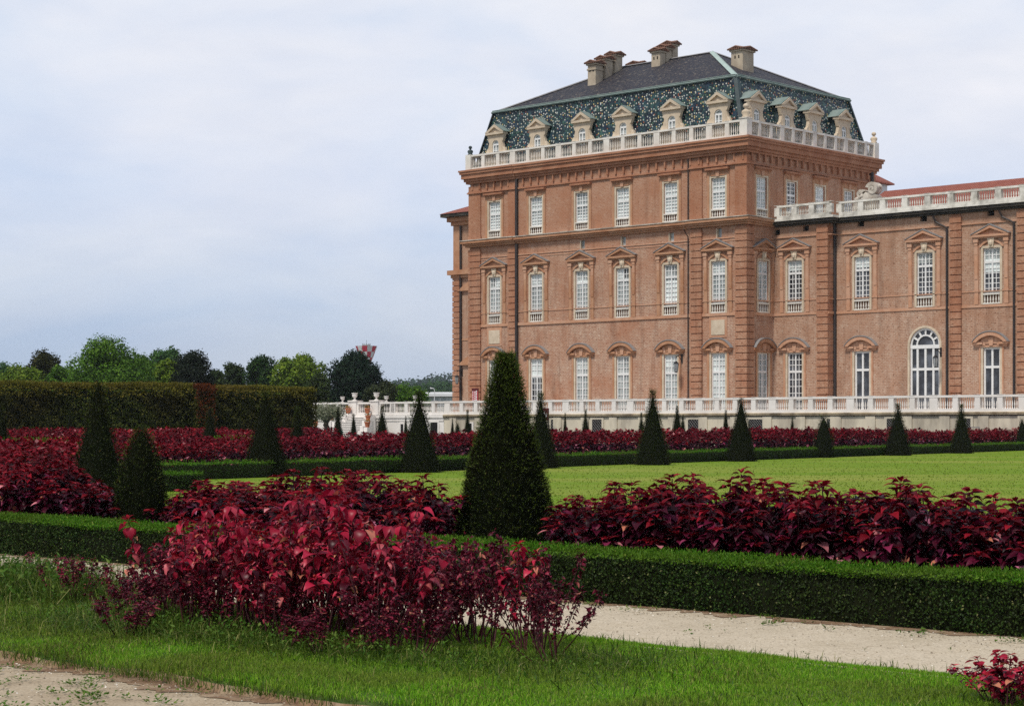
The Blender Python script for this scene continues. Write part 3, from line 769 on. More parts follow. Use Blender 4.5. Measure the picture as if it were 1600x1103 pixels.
def seg_pediment(r, mat):
    ao = arc_pts(1.5, 8.08, .78); ai = arc_pts(1.18, 8.08, .5)
    m = MB(); m.prism(ai + ao[::-1], -.36, .03)
    m.prism([(x*.97, z-.02) for x, z in arc_pts(1.2, 8.08, .5)][::-1] + [(-1.16,7.95),(1.16,7.95)], -.07, .03)
    for s in (-1, 1): m.box(s*1.12-.42, s*1.12+.42, -.26, .03, 7.9, 8.076); m.box(s*1.2-.2, s*1.2+.2, -.14, .03, 7.72, 7.899)
    p = m.build('pediment', mat, r)
    ao2 = arc_pts(1.56, 8.1, .86); ao1 = arc_pts(1.52, 8.09, .79)
    m = MB(); m.prism(ao1 + ao2[::-1], -.40, .03); m.build('pediment_flashing', M['lead'], p)
    m = MB(); m.prism([(-.15,7.8), (.15,7.8), (.23,8.45), (-.23,8.45)], -.15, -.05)
    for s in (-1, 1): q = [(s*.5,7.82), (s*.72,7.82), (s*.86,8.25), (s*.62,8.36)]; m.prism(q if s > 0 else q[::-1], -.12, -.05)
    m.build('keystone', M['terra_pale'], r)
def make_T0():
    m = MB(); grid_frame(m, OW, ZT, Z0[1], 4, (6, 3), 6.1); r = m.build('window', M['white_paint'], palace)
    pane(OW, ZT, Z0[1], r, M['glass_mid'])
    m = MB(); border(m, OW, ZT, Z0[1], .18, .05); m.build('stone_frame', M['stone'], r)
    m = MB(); border(m, OW+.38, ZT, 7.7, .2, .08); m.build('brick_surround', M['terra'], r)
    seg_pediment(r, M['terra']); return r
def make_TD():                                # plain two-leaf glazed door of the wing
    m = MB(); grid_frame(m, OW, ZT, Z0[1], 2, (1, 1), 6.15, mid=.16, fr=.14); r = m.build('glazed_door', M['white_paint'], palace)
    pane(OW, ZT, Z0[1], r, M['glass_dark'])
    m = MB(); border(m, OW, ZT, Z0[1], .18, .05); m.build('stone_frame', M['stone'], r)
    m = MB(); border(m, OW+.38, ZT, 7.7, .14, .08); m.build('brick_surround', M['terra_pale'], r)
    seg_pediment(r, M['terra_pale']); return r
def put(o, x, y, z=0, rz=0, glass=None, first=[None]):
    o.location = (x, y, z); o.rotation_euler = (0, 0, rz)
    if glass:
        for c in o.children:
            if c.name.startswith('pane'):
                c.material_slots[0].link = 'OBJECT'; c.material_slots[0].material = M[glass]
    return o
protos = {k: f() for k, f in (('2', make_T2), ('1', make_T1), ('0', make_T0), ('D', make_TD))}
used = set()
def win(kind, x, y, rz=0, glass=None):
    o = protos[kind] if kind not in used else cp_tree(protos[kind], palace)
    used.add(kind); put(o, x, y, 0, rz, glass)
    zt_, z_lo = {'2': (Z2[1], 19.9), '1': (Z1[1], 12.0), '0': (Z0[1], 3.2), 'D': (Z0[1], 3.2)}[kind]
    if random.random() < (.5 if kind in '10' else .3) and kind != 'D':
        f = random.choice((.25, .4, .55, .8)); zl = zt_ - (zt_-z_lo)*f; hw_ = OW/2-.06
        a, b = (-hw_, hw_) if random.random() < .6 else ((-hw_, -.05) if random.random() < .5 else (.05, hw_))
        m = MB(); m.box(a, b, .198, .207, zl, zt_-.05); m.build('blind', M['glass_pale'] if glass != 'glass_pale' else M['glass_mid'], o)
    return o
g2 = ['glass_pale']*6; g1 = ['glass_mid','glass_pale','glass_pale','glass_mid','glass_mid','glass_mid']
g1 = ['glass_mid','glass_pale','glass_mid','glass_mid','glass_mid','glass_mid']
g0 = ['glass_pale','glass_mid','glass_mid','glass_mid','glass_dark','glass_mid']
for i, u in enumerate(uA):
    win('2', u, 0, 0, g2[i]); win('1', u, 0, 0, g1[i]); win('0', u, 0, 0, g0[i])
for i, u in enumerate(uB2): win('2', 0, u, PI/2, ['glass_pale','glass_dark','glass_pale','glass_mid'][i])
win('1', 0, uB1, PI/2, 'glass_mid'); win('0', 0, uB1, PI/2, 'glass_mid')
def weathered(o):
    for c in [o] + list(o.children) + [g for c in o.children for g in c.children]:
        if c.name.split('.')[0] in ('brick_surround', 'pediment'):
            c.material_slots[0].link = 'OBJECT'; c.material_slots[0].material = M['terra_pale']
weathered(win('1', uW1, Y1, 0, 'glass_dark')); weathered(win('0', uW1, Y1, 0, 'glass_dark'))
for u in uW2 + more: weathered(win('1', u, Y2, 0, 'glass_dark'))
for u in [uW2[0], uW2[2]] + more: win('D', u, Y2, 0, 'glass_dark')
# small attic lights under the middle cornice, vents of the wing
for i, u in enumerate(uA[:4]):
    m = MB(); m.box(u+.08-.3, u+.08+.3, -.03, .02, 16.98, 17.05); m.box(u-.20, u-.12, -.03, .3, 17.05, 18.1)
    o = m.build('attic_window', M['stone'], palace)
    m = MB(); m.box(u-.18, u+.34, .2, .22, 17.05, 18.1); m.build('pane', M['glass_mid'], o)
for u, y in [(v[0], Y2) for v in vents] + [(lx_at(1214, Y1), Y1), (lx_at(1259, Y1), Y1)]:
    zc = 17.85 if y == Y2 else (17.6 if u < 1 else 17.75)
    m = MB(); m.box(u-.28, u+.28, y+.3, y+.33, zc+.02, zc+.43); m.build('vent', M['black'], palace)
# arched garden door of the wing
m = MB(); R = 1.36; zs = 8.02
arc = [(uArch + R*math.cos(t), zs + R*math.sin(t)) for t in np.linspace(0, PI, 17)]
# spandrel wall closing the square opening above the arch
sp = [(uArch+1.36, zs)] + arc[1:9] + [(uArch, 9.4), (uArch+1.36, 9.4)]
m.prism([(p[0], p[1]) for p in sp][::-1], Y2-.002, Y2+.36)
sp2 = [(2*uArch - p[0], p[1]) for p in sp]; m.prism(sp2, Y2-.002, Y2+.36)
arched = m.build('arched_door', M['brick_wing'], palace)
m = MB()
def ringseg(m, r0, r1, t0, t1, y0, y1, n=10):
    pts = [(uArch + r1*math.cos(t), zs + r1*math.sin(t)) for t in np.linspace(t0, t1, n)]
    pts += [(uArch + r0*math.cos(t), zs + r0*math.sin(t)) for t in np.linspace(t1, t0, n)]
    m.prism(pts[::-1], y0, y1)
ringseg(m, 1.2, 1.36, 0, PI, Y2+.08, Y2+.2, 18); ringseg(m, .72, .84, 0, PI, Y2+.10, Y2+.2, 14)
for k in range(1, 6):
    t = PI*k/6; ringseg(m, .83, 1.21, t-.07, t+.07, Y2+.11, Y2+.2, 2)
m.box(uArch-1.36, uArch+1.36, Y2+.06, Y2+.2, 7.74, 8.03)
for x in (-1.29, -.72, 0, .72, 1.29): m.box(uArch+x-.09, uArch+x+.09, Y2+.09, Y2+.2, ZT, 7.74)
m.box(uArch-1.3, uArch+1.3, Y2+.1, Y2+.2, 6.0, 6.2)
for s in (-1, 1): m.box(uArch+s*1.0-.24, uArch+s*1.0+.24, Y2+.11, Y2+.2, 3.6, 3.78)
m.build('frame', M['white_paint'], arched)
m = MB(); m.prism([(uArch+1.34, ZT)] + [(uArch + 1.34*math.cos(t), zs + 1.34*math.sin(t)) for t in np.linspace(0, PI, 15)] + [(uArch-1.34, ZT)], Y2+.22, Y2+.24)
m.build('pane', M['glass_dark'], arched)
m = MB(); ringseg(m, 1.36, 1.54, 0, PI, Y2-.06, Y2+.02, 18)
for s in (-1, 1): m.box(uArch+s*1.45-.09, uArch+s*1.45+.09, Y2-.06, Y2+.02, ZT, zs)
m.build('stone_frame', M['stone'], arched)
# cream panels between ground and first floor
for u in (uA[0], uA[5]):
    m = MB(); m.box(u-.92, u+.92, -.05, .02, 8.98, 10.74); o = m.build('wall_panel', M['terra_pale'], palace)
    m = MB(); m.box(u-.7, u+.7, -.085, -.048, 9.2, 10.45); m.build('panel_field', M['stone'], o)
# ---- dormers
def make_dormer():
    m = MB(); zb0, hw, ow, zsp = 25.55, .74, .38, 27.72
    arc = [(ow*math.cos(t), zsp + ow*math.sin(t)) for t in np.linspace(0, PI, 9)]
    m.prism([(-hw, zb0), (-ow, zb0)] + [( -ow, zsp)] + arc[::-1][1:] + [(ow, zb0), (hw, zb0), (hw, 28.6), (-hw, 28.6)], 0, .35)
    m.box(-ow-.02, ow+.02, .0, .34, zb0, 26.5)
    for s in (-1, 1):
        sc = [(s*hw, zb0), (s*(hw+.42), zb0), (s*(hw+.42), 27.0), (s*(hw+.30), 27.3), (s*(hw+.14), 27.4), (s*(hw+.06), 27.75), (s*hw, 28.0)]
        m.prism(sc if s > 0 else sc[::-1], .04, .32)
        br = [(s*hw, 27.9), (s*(hw+.08), 28.0), (s*(hw+.26), 28.6), (s*hw, 28.6)]
        m.prism(br if s > 0 else br[::-1], .02, .34)
    m.box(-hw-.28, hw+.28, -.2, .5, 28.6, 28.8)
    m.prism([(-hw-.33, 28.802), (-hw+.02, 28.802), (0, 29.28), (hw-.02, 28.802), (hw+.33, 28.802), (0, 29.54)], -.22, .5)
    m.prism([(-hw-.05, 28.801), (hw+.05, 28.801), (0, 29.33)], -.02, .5)
    ringpts = [(.46*math.cos(t), zsp + .46*math.sin(t)) for t in np.linspace(0, PI, 9)]
    r = m.build('dormer', M['stone'], palace)
    m = MB()
    for s in (-1, 1): m.quad((s*hw, .35, zb0), (s*hw, .95, zb0), (s*hw, 1.25, 28.7), (s*hw, .35, 28.7))
    m.build('dormer_cheek', M['dark_copper_shade'], r)  # near-black cheeks: the dormers' side shadow is put into the colour
    m = MB()
    q = [(-hw-.36, 28.81), (0, 29.56), (hw+.36, 28.81), (hw+.36, 28.86), (0, 29.62), (-hw-.36, 28.86)]
    m.prism(q, -.16, 1.35); m.build('dormer_roof', M['copper'], r)
    m = MB()
    m.box(-.38, -.28, .1, .2, 26.55, 27.72); m.box(.28, .38, .1, .2, 26.55, 27.72); m.box(-.05, .05, .09, .2, 26.55, 27.75)
    m.box(-.28, .28, .095, .2, 27.62, 27.76); m.box(-.28, .28, .1, .2, 26.55, 26.66); m.box(-.28, .28, .11, .2, 27.1, 27.15)
    ar = [(.38*math.cos(t), zsp + .38*math.sin(t)) for t in np.linspace(0, PI, 9)]; ai = [(.28*math.cos(t), zsp + .28*math.sin(t)) for t in np.linspace(0, PI, 9)]
    m.prism((ar + ai[::-1])[::-1], .1, .2); m.build('window_frame', M['white_paint'], r)
    m = MB(); m.prism([(-.36, 26.56), (.36, 26.56)] + [(.36*math.cos(t), zsp + .36*math.sin(t)) for t in np.linspace(0, PI, 9)], .21, .23); m.build('pane', M['glass_mid'], r)
    return r
dm = make_dormer()
spots = [(lx_at(x, .2), .12, 0) for x in (1123, 1050, 974, 910, 840, 775)] + [(-.3, ly_at(x, -.3), PI/2) for x in (1183, 1231, 1273.5, 1319.5)]
for i, (x, y, rz) in enumerate(spots):
    o = dm if i == 0 else cp_tree(dm, palace)
    o.location = (x, y, 0); o.rotation_euler = (0, 0, rz); o.scale = (1.09, 1, 1)

# ---- wing: cornice, roof terrace balustrade, tiled roof
m = MB()
m.box(.0, 5.9, Y1-.1, 6.0, 17.3, 17.36); m.box(5.6, WR, Y2-.1, 6.0, 17.3, 17.36)
m.box(.0, 5.62, Y1-.07, 6.0, 10.8, 11.0); m.box(5.6, WR, Y2-.07, 6.0, 10.8, 11.0)
m.box(.0, 5.6, Y1-.05, 6.0, 12.0, 12.07); m.box(5.6, WR, Y2-.05, 6.0, 12.0, 12.07)
m.build('wing_string_course', M['terra_pale'], palace)
m = MB()
m.box(.3, 6.0, Y1-.25, 6.5, 18.25, 18.42); m.box(6.0, WR, Y2-.25, 6.5, 18.25, 18.42)
m.box(.3, 6.2, Y1-.5, 6.5, 18.425, 18.66); m.box(6.2, WR, Y2-.5, 6.5, 18.425, 18.66)
m.build('wing_gutter', M['soffit_shade'], palace)
m = MB(); m.box(.4, 6.35, Y1-.62, 6.5, 18.665, 18.86); m.box(6.35, WR, Y2-.62, 6.5, 18.665, 18.86)
m.box(0, WR, 6.5, 16.8, 18.6, 18.8)
m.build('wing_ledge', M['white_mossy'], palace)
balustrade(palace, fA(Y1-.4), .75, 5.95, 18.86, 1.1, 2.0, M['white_mossy'], nb=7, pier_w=.5)
balustrade(palace, fA(Y2-.4), 6.3, WR-.4, 18.86, 1.1, 2.12, M['white_mossy'], nb=7, pier_w=.5)
m = MB()
x0r, ye, yr2, ze, zr2 = 7.0, 5.6, 10.9, 19.1, 21.42
m.quad((x0r, ye, ze), (WR, ye, ze), (WR, yr2, zr2), (x0r-.6, yr2, zr2)); m.quad((x0r, 16.4, ze), (x0r-.6, yr2, zr2), (WR, yr2, zr2), (WR, 16.4, ze))
m.add([(x0r, ye, ze), (x0r-.6, yr2, zr2), (x0r, 16.4, ze)], [(0,1,2)])
m.quad((x0r, ye, 18.8), (WR, ye, 18.8), (WR, ye, ze), (x0r, ye, ze))
wr = m.build('wing_roof', M['redroof'], palace)
# ---- rear block behind the left end
xr0 = -53.6; yr0 = 20.9
pr = lx_at(710, yr0); xr0 = pr
m = MB(); m.quad((xr0, yr0, 2.4), (-10, yr0, 2.4), (-10, yr0, 24.3), (xr0, yr0, 24.3)); m.quad((xr0, 36, 2.4), (xr0, yr0, 2.4), (xr0, yr0, 24.3), (xr0, 36, 24.3))
m.build('rear_wall', M['brick_wing'], palace)
pier('rear_pier', xr0-.12, lx_at(719.5, yr0), yr0-.2, yr0+.8, M['brick_pier'], 2.45, 18.0)
m = MB()
m.box(xr0-.6, -20, yr0-.55, 36, 18.1, 18.6); m.box(xr0-.3, -20, yr0-.28, 36, 17.75, 18.095); m.box(xr0-.3, -20, yr0-.25, 36, 23.5, 23.9)
m.box(xr0-.06, -20, yr0-.06, 36, 10.9, 11.1)
m.box(xr0-.6, -20, yr0-.6, 36, 23.91, 24.4); m.box(xr0-.06, lx_at(719, yr0), yr0-.12, yr0+.5, 18.65, 23.45)
m.build('rear_cornice', M['terra'], palace)
m = MB(); m.box(xr0-1.1, -20, yr0-1.1, 37, 24.41, 24.75); m.build('rear_eaves', M['soffit_shade'], palace)
m = MB(); o_ = 1.2
m.add([(xr0-o_, yr0-o_, 24.76), (-15, yr0-o_, 24.76), (-15, 28.5, 28.2), (xr0+7, 28.5, 28.2), (xr0-o_, 37.5, 24.76), (-15, 37.5, 24.76)],
      [(0,1,2,3), (0,3,4), (4,3,2,5)]); m.build('rear_roof', M['redroof'], palace)
xp = lx_at(721.5, yr0); pipe([(xp, yr0-.2, 23.4), (xp, yr0-.2, 2.6)], .12)
xw = lx_at(733, yr0)
m = MB()
for z in (16.3, 8.2):
    m.prism([(xw-1.6, z), (xw+1.6, z), (xw, z+.9)], yr0-.3, yr0)
m.build('rear_pediment', M['terra'], palace)

# ---- lanterns on brackets
def lantern(name, lx, ly, z, label, hang):
    wx, wy, _ = loc2w(lx, ly)
    t = empty(name, (wx, wy, z), ROT); tag(t, label, 'lantern', 'wall lanterns on the palace front')
    m = MB(); m.tube([(0,0,0), (0,-.4,.05), (.0,-.85,-.12)], .045, 5); m.tube([(0,-.02,-.5), (0,-.3,-.2), (0,-.62,.0)], .03, 5)
    m.tube([(0,-.85,-.1), (0,-.85,-.5-hang)], .02, 4); m.box(-.07,.07,-.06,0,-.6,.15); m.build('bracket', M['iron'], t)
    zb_ = -1.35 - hang
    m = MB(); m.lathe(0, -.85, [(.05,zb_+.95),(.22,zb_+.78),(.25,zb_+.72)], 6); m.lathe(0, -.85, [(.08,zb_-.06),(.15,zb_+.02)], 6)
    for k in range(6): a = PI*k/3; m.tube([(.145*math.cos(a), -.85+.145*math.sin(a), zb_), (.235*math.cos(a), -.85+.235*math.sin(a), zb_+.73)], .015, 4)
    m.build('lantern_cage', M['iron'], t)
    m = MB(); m.lathe(0, -.85, [(.13,zb_+.01),(.22,zb_+.72)], 6); m.build('lamp_glass', M['lamp_glass'], t)
lantern('wall_lantern', lx_at(1066, 0), 0, lz_at(556, lx_at(1066,0), 0), 'black lantern hanging beside the fifth ground-floor window of the tall block', .05)
lantern('wall_lantern', lx_at(1470.5, Y2), Y2, lz_at(546, lx_at(1470.5,Y2), Y2), 'black lantern beside the arched white door of the wing', .05)
lantern('wall_lantern', lx_at(722.5, yr0), yr0, lz_at(579, lx_at(722.5,yr0), yr0), 'black lantern on the narrow rear block by the left palace corner', .1)
# ---- stone volute at the start of the wing roof
m = MB()
def spiral(m, cx, cz, r0, turns, y0, y1, w_=.26, start=0.0, sgn=1):
    n = int(26*turns); pi_, po = [], []
    for k in range(n+1):
        t = k/n; a = start + sgn*2*PI*turns*t; r = r0*(1-.78*t); wd = w_*(1-.6*t)
        pi_.append((cx + (r-wd)*math.cos(a), cz + (r-wd)*math.sin(a))); po.append((cx + r*math.cos(a), cz + r*math.sin(a)))
    for k in range(n):
        q = [pi_[k], po[k], po[k+1], pi_[k+1]]
        m.prism(q if sgn < 0 else q, y0, y1)
spiral(m, .62, 1.35, .72, 1.6, -.45, .45, .34, PI*.9, -1); spiral(m, -.62, .95, .5, 1.4, -.4, .4, .28, PI*.2, 1)
m.prism([(-1.5,-.5), (1.3,-.5), (1.15,.7), (.5,1.1), (-.2,.9), (-.7,.4), (-1.3,.15)], -.38, .38)
m.lathe(.62, 0, [(.1,.9),(.42,1.1),(.46,1.35),(.4,1.6),(.1,1.85)], 8)
for k in range(16):
    m.lathe(-1.1 + .15*k, random.uniform(-.3,.3), [(.04,.3+.07*k),(.22,.42+.07*k),(.24,.56+.07*k),(.05,.72+.07*k)], 6)
vx = lx_at(1357, 5.4)
volute = m.build('stone_volute', M['stone_ledge'], None)
volute.location = (*loc2w(vx, 5.4)[:2], 19.7); volute.rotation_euler = (0, 0, ROT); volute.scale = (.9, .9, .88)
tag(volute, 'weathered carved stone volute standing where the red wing roof begins', 'stone ornament')
# ================================================================== TERRACE (same axes as the palace)
TY = -7.8
TX0, TX1 = -62.0, 40.0
m = MB(); m.box(TX0, 70, TY+.02, 70, .3, ZT-.02); tp = structure(m.build('terrace', M['paving']))
tp.location = loc2w(0,0); tp.rotation_euler = (0,0,ROT)
terr = empty('terrace_wall', loc2w(0,0), ROT)
tag(terr, 'long pale terrace retaining wall with white balustrade along the palace front', 'terrace wall')
xb = lx_at(694, TY)                              # change from clean white (left) to weathered ledge
m = MB(); m.box(xb, TX1, TY, TY+.5, 0, 2.33)
for x in np.arange(xb+1.2, TX1, 3.1):
    m.box(x-.42, x+.42, TY-.10, TY, .35, 2.31); m.box(x-.02+.85, x+.02+.85, TY-.015, TY, .3, 2.3)
m.box(xb, TX1, TY-.14, TY-.002, 0, .34); m.build('retaining_wall', M['terr_wall'], terr)
m = MB(); m.box(TX0, xb-.02, TY-.02, TY+.5, 0, 2.02); m.build('retaining_wall', M['white_clean'], terr)
m = MB(); m.box(xb, TX1, TY-.18, TY+.45, 2.40, 2.585); m.box(xb, TX1, TY-.22, TY+.4, 2.5, 2.55); m.build('ledge', M['ledge_old'], terr)
m = MB(); m.box(xb, TX1, TY-.12, TY+.4, 2.332, 2.398); m.build('ledge_shadow', M['soffit_shade'], terr)  # near-black strip paints in the shadow line beneath the ledge
m = MB(); m.box(TX0, xb-.02, TY-.16, TY+.45, 2.3, 2.58); m.box(TX0, xb-.02, TY-.08, TY+.4, 2.02, 2.298); m.build('ledge', M['white_clean'], terr)
fT = lambda u, v, d: (u, TY+.12-d, v)
balustrade(terr, fT, lx_at(600, TY)+1.2, TX1, 2.59, 1.19, 1.78, M['white_clean'], nb=7, big=4, pier_w=.42, th=.28)
sx0, sx1 = lx_at(553, TY), lx_at(587, TY)
balustrade(terr, fT, sx0+.5, sx1-.5, 2.59, 1.19, 2.3, M['white_clean'], nb=7, pier_w=.36, th=.28)
balustrade(terr, fT, TX0, sx0-.5, 2.59, 1.19, 1.9, M['white_clean'], nb=6, pier_w=.42, th=.28)
balustrade(terr, fT, sx1+.5, lx_at(600, TY)+1.2, 2.59, 1.19, 1.7, M['white_clean'], nb=6, pier_w=.42, th=.28)
m = MB()
for x in (sx0, sx1): m.box(x-.5, x+.5, TY-.2, TY+.55, 2.59, 3.84); m.box(x-.58, x+.58, TY-.28, TY+.63, 3.84, 3.96)
m.build('stair_pier', M['white_clean'], terr)
# barred openings in the wall
for x, w_, top, bot in [(868.5,16,2.12,.75), (933.5,17,2.12,.75), (1084,17,2.1,.6), (1181.5,22,2.1,.6), (1302,17,2.12,.8), (1392,10,2.12,.8), (1512,9,2.12,.6), (629,6,1.75,.7), (679,15,1.9,.1), (735,8,1.8,.7)]:
    u = lx_at(x, TY); hw = w_/2*150/3040/.8
    m = MB(); m.box(u-hw, u+hw, TY-.045, TY-.02, bot, top); g = m.build('cellar_opening', M['black'], terr)
    m = MB(); nn = max(3, int(hw*2/.22))
    for k in range(-nn, nn*2):
        a = u-hw + k*2*hw/nn; 
        for sl_ in (1, -1):
            p0 = (a, bot) if sl_ > 0 else (a, top); p1 = (a+(top-bot), top if sl_ > 0 else bot)
            t0 = max(0, (u-hw-p0[0])/(p1[0]-p0[0])); t1 = min(1, (u+hw-p0[0])/(p1[0]-p0[0]))
            if t1 > t0: 
                f = lambda t: (p0[0]+t*(p1[0]-p0[0]), TY-.07, p0[1]+t*(p1[1]-p0[1])); m.tube([f(t0), f(t1)], .012, 4)
    if x > 800: m.build('lattice', M['lead'], g)
    m = MB(); mw = M['white_clean'] if x < 760 else M['terr_wall']
    for s in (-1, 1): m.box(u+s*(hw+.1)-.1, u+s*(hw+.1)+.1, TY-.09, TY-.01, bot-.1, top+.12)
    m.box(u-hw, u+hw, TY-.09, TY-.01, top, top+.12); m.build('opening_frame', mw, g)
M['riser'] = mat_noise('stair_riser', (.36,.35,.33), (.28,.27,.26), 2, .9)  # grey instead of white paints shade onto the step fronts
# ---- flaring staircase in front of the two tall piers
st = empty('stone_staircase', loc2w((sx0+sx1)/2, TY-3), ROT)
tag(st, 'pale stone staircase widening down from the terrace between two urn piers', 'staircase')
sxc = (sx0+sx1)/2
m = MB(); ns = 15
for k in range(ns):
    z = 2.58*(1-(k+1)/(ns+1)); ly = -.15 - k*.36
    xl_, xr_ = sx0-sxc+.3 - .05*k, sx1-sxc-.3 + .30*k
    m.box(xl_-.02*k, xr_, ly-.36+3, ly+3, 0, z-.06, 1); m.box(xl_-.02*k-.02, xr_+.02, ly-.40+3, ly+3, z-.058, z)
m.build('flight', [M['white_clean'], M['riser']], st)
for s, (xa, dx) in enumerate(((sx0-sxc, -.07), (sx1-sxc, .30))):
    m = MB()
    for k in range(0, ns, 3):
        ly = -.2 - k*.36; z = 2.58*(1-(k+1)/(ns+1)) + .10
        m.box(xa+dx*k-.2, xa+dx*k+.2, ly-1.08+3, ly+3-.002, 0, z)
    m.build('stair_cheek', M['white_clean'], st)
# urns on the balustrade
def urn(lx, z, s, label):
    t = empty('stone_urn', (*loc2w(lx, TY+.1)[:2], z), ROT); tag(t, label, 'urn', 'white stone urns on the terrace balustrade')
    m = MB(); m.lathe(0, 0, [(.26*s,0),(.26*s,.1*s),(.12*s,.18*s),(.1*s,.32*s),(.2*s,.42*s)], 10); m.box(-.24*s,.24*s,-.24*s,.24*s,0,.06*s); m.build('foot', M['white_clean'], t)
    m = MB(); m.lathe(0, 0, [(.16*s,.38*s),(.34*s,.52*s),(.38*s,.78*s),(.34*s,.9*s),(.46*s,.97*s),(.46*s,1.03*s),(.36*s,1.03*s),(.3*s,.9*s)], 12); m.build('bowl', M['white_clean'], t, smooth=True)
urn(sx0, 3.96, .68, 'taller white urn on the pier at the top of the stairs, nearer the tall hedge')
urn(sx1, 3.96, .68, 'taller white urn on the second stair pier, towards the palace')
urn(lx_at(534, TY), 3.8, .52, 'small white urn on the balustrade closest to the olive tree')
urn(lx_at(602.5, TY), 3.8, .52, 'small white urn just beyond the second stair pier, towards the palace')
urn(lx_at(684, TY+3), 3.8, .52, 'small white urn in front of the low white building')
# flower pots on the stairs
def pot(x, y, ly, s, label):
    lx = lx_at(x, ly); z = lz_at(y, lx, ly)
    t = empty('flower_pot', (*loc2w(lx, ly)[:2], z), ROT); tag(t, label, 'flower pot', 'terracotta pots on the staircase')
    m = MB(); m.lathe(0, 0, [(.2*s,0),(.3*s,.45*s),(.34*s,.46*s),(.34*s,.58*s),(.28*s,.58*s)], 10); m.build('pot', M['pot'], t)
    nb = NB(); n = 70; P = rng.normal(size=(n,3))*np.array([.16,.16,.07])*s + np.array([0,0,.68*s]); place(nb, LEAF4, P, rvec(n)+np.array([0,0,.5]), rvec(n), .16*s)
    nb.build('flowers', M['flower_mix'], t)
    return z
pot(544, 646, TY-.55, .85, 'orange flower pot at the top of the stairs on the hedge side')
pot(574, 646, TY-.6, .85, 'orange flower pot at the top of the stairs on the palace side')
pot(575, 657, TY-2.0, .8, 'flower pot with yellow blooms halfway down the stairs')
pot(574, 667.5, TY-3.6, .85, 'orange flower pot at the foot of the stairs on the palace side')
pot(518, 656.5, TY-1.8, .8, 'wide flower pot beside the olive tree trunk')
pot(493, 666.5, TY-3.6, .8, 'orange flower pot beside the end of the tall hedge')
# plinths carrying the pots that stand off the stairs
for x, y, ly in ((518, 656.5, TY-1.8), (493, 666.5, TY-3.6), (575, 657, TY-2.0), (574, 667.5, TY-3.6), (544, 646, TY-.55), (574, 646, TY-.6)):
    lx = lx_at(x, ly); z = lz_at(y, lx, ly)
    m = MB(); m.box(lx-sxc-.24, lx-sxc+.24, ly-TY+3-.24, ly-TY+3+.24, 0, z-.005); m.build('pot_plinth', M['white_clean'], st)
# olive tree in a turquoise planter
oX, oY, _ = at(510, 665, 166)
pl = empty('planter_box', (oX, oY, 0), ROT); tag(pl, 'turquoise planter box holding the olive tree near the stairs', 'planter')
m = MB()
m.box(-1.0,1.0,-.9,.9,.12,1.0); m.box(-1.08,1.08,-.98,.98,1.0,1.1)
for a in (-1,1):
    for b in (-1,1): m.box(a*.95-.08,a*.95+.08,b*.85-.08,b*.85+.08,0,1.25)
m.build('planter_panel', M['turq'], pl)
def branch_tree(name, loc, trunk_pts, radii, limbs, mat='bark'):
    t = empty(name, loc); m = MB(); m.tube(trunk_pts, radii, 8)
    for pts, rr in limbs: m.tube(pts, rr, 6)
    m.build('trunk', M[mat], t, smooth=True); return t
limbs = []
for k in range(7):
    a = 2*PI*k/7 + .3; r = 1.0 + .3*random.random(); zt_ = 2.7 + .5*random.random()
    r *= .85; zt_ -= 1.15; limbs.append(([(0,0,.8), (.3*math.cos(a), .3*math.sin(a), 1.15), (r*math.cos(a), r*math.sin(a), zt_)], [.14,.09,.03]))
ol = branch_tree('olive_tree', (oX, oY, 1.0), [(0,0,0), (.10,0,.35), (-.06,0,.65), (.02,0,.95)], [.26,.22,.24,.2], limbs)
tag(ol, 'gnarled grey-green olive tree standing in the turquoise planter', 'tree')
nb = NB(); P = []
for pts, _ in limbs:
    for q in range(3): P.append(np.array(pts[2]) + rng.normal(size=(150,3))*np.array([.38,.38,.28]) + np.array([rng.uniform(-.4,.2)*pts[2][0], rng.uniform(-.4,.2)*pts[2][1], rng.uniform(-.3,.15)]))
P = np.concatenate(P); place(nb, LEAF4, P, rvec(len(P)), rvec(len(P)), rng.uniform(.10,.2,len(P)))
nb.build('crown', M['olive'], ol)
# signs
def sign_board(x, yt, yb, ly, wpx, label, face, lines, posts):
    lx = lx_at(x, ly); z0, z1 = lz_at(yb, lx, ly), lz_at(yt, lx, ly); w_ = wpx*(CORNER[1]+lx*EX[1])/FP/.8
    t = empty('sign', (*loc2w(lx, ly)[:2], 0), ROT); tag(t, label, 'sign')
    m = MB(); m.box(-w_/2, w_/2, -.04, .04, z0, z1); m.build('panel', face, t)
    m = MB(); m.box(-w_/2-.03, w_/2+.03, -.055, .05, z1-.22, z1+.02); m.build('header', M['maroon'], t)
    m = MB()
    for (a, b, c, d) in lines: m.box(-w_/2+a*w_, -w_/2+b*w_, -.062, -.043, z0+c*(z1-z0), z0+d*(z1-z0))
    m.build('lettering', M['white_flat'], t)
    if posts:
        m = MB(); zb_ = ZT if ly > TY else 0
        for s in (-1, 1): m.box(s*w_*.42-.03, s*w_*.42+.03, .045, .1, zb_, z1)
        m.build('post', M['iron'], t)
ln = [(.1,.26,.08+.13*k,.15+.13*k) for k in range(6)] + [(.44,.62,.08+.15*k,.18+.15*k) for k in range(5)] + [(.70,.88,.10+.11*k,.17+.11*k) for k in range(7)]
sign_board(742.5, 607, 627.5, -1.2, 10, 'red information banner with white lettering standing at the palace corner', M['red_sign'], ln, True)
sign_board(853, 638, 657, TY-1.2, 8, 'small maroon notice panel half hidden beside the big yew cone', M['maroon'], [(.2,.35,.2,.8), (.55,.8,.3,.6)], True)
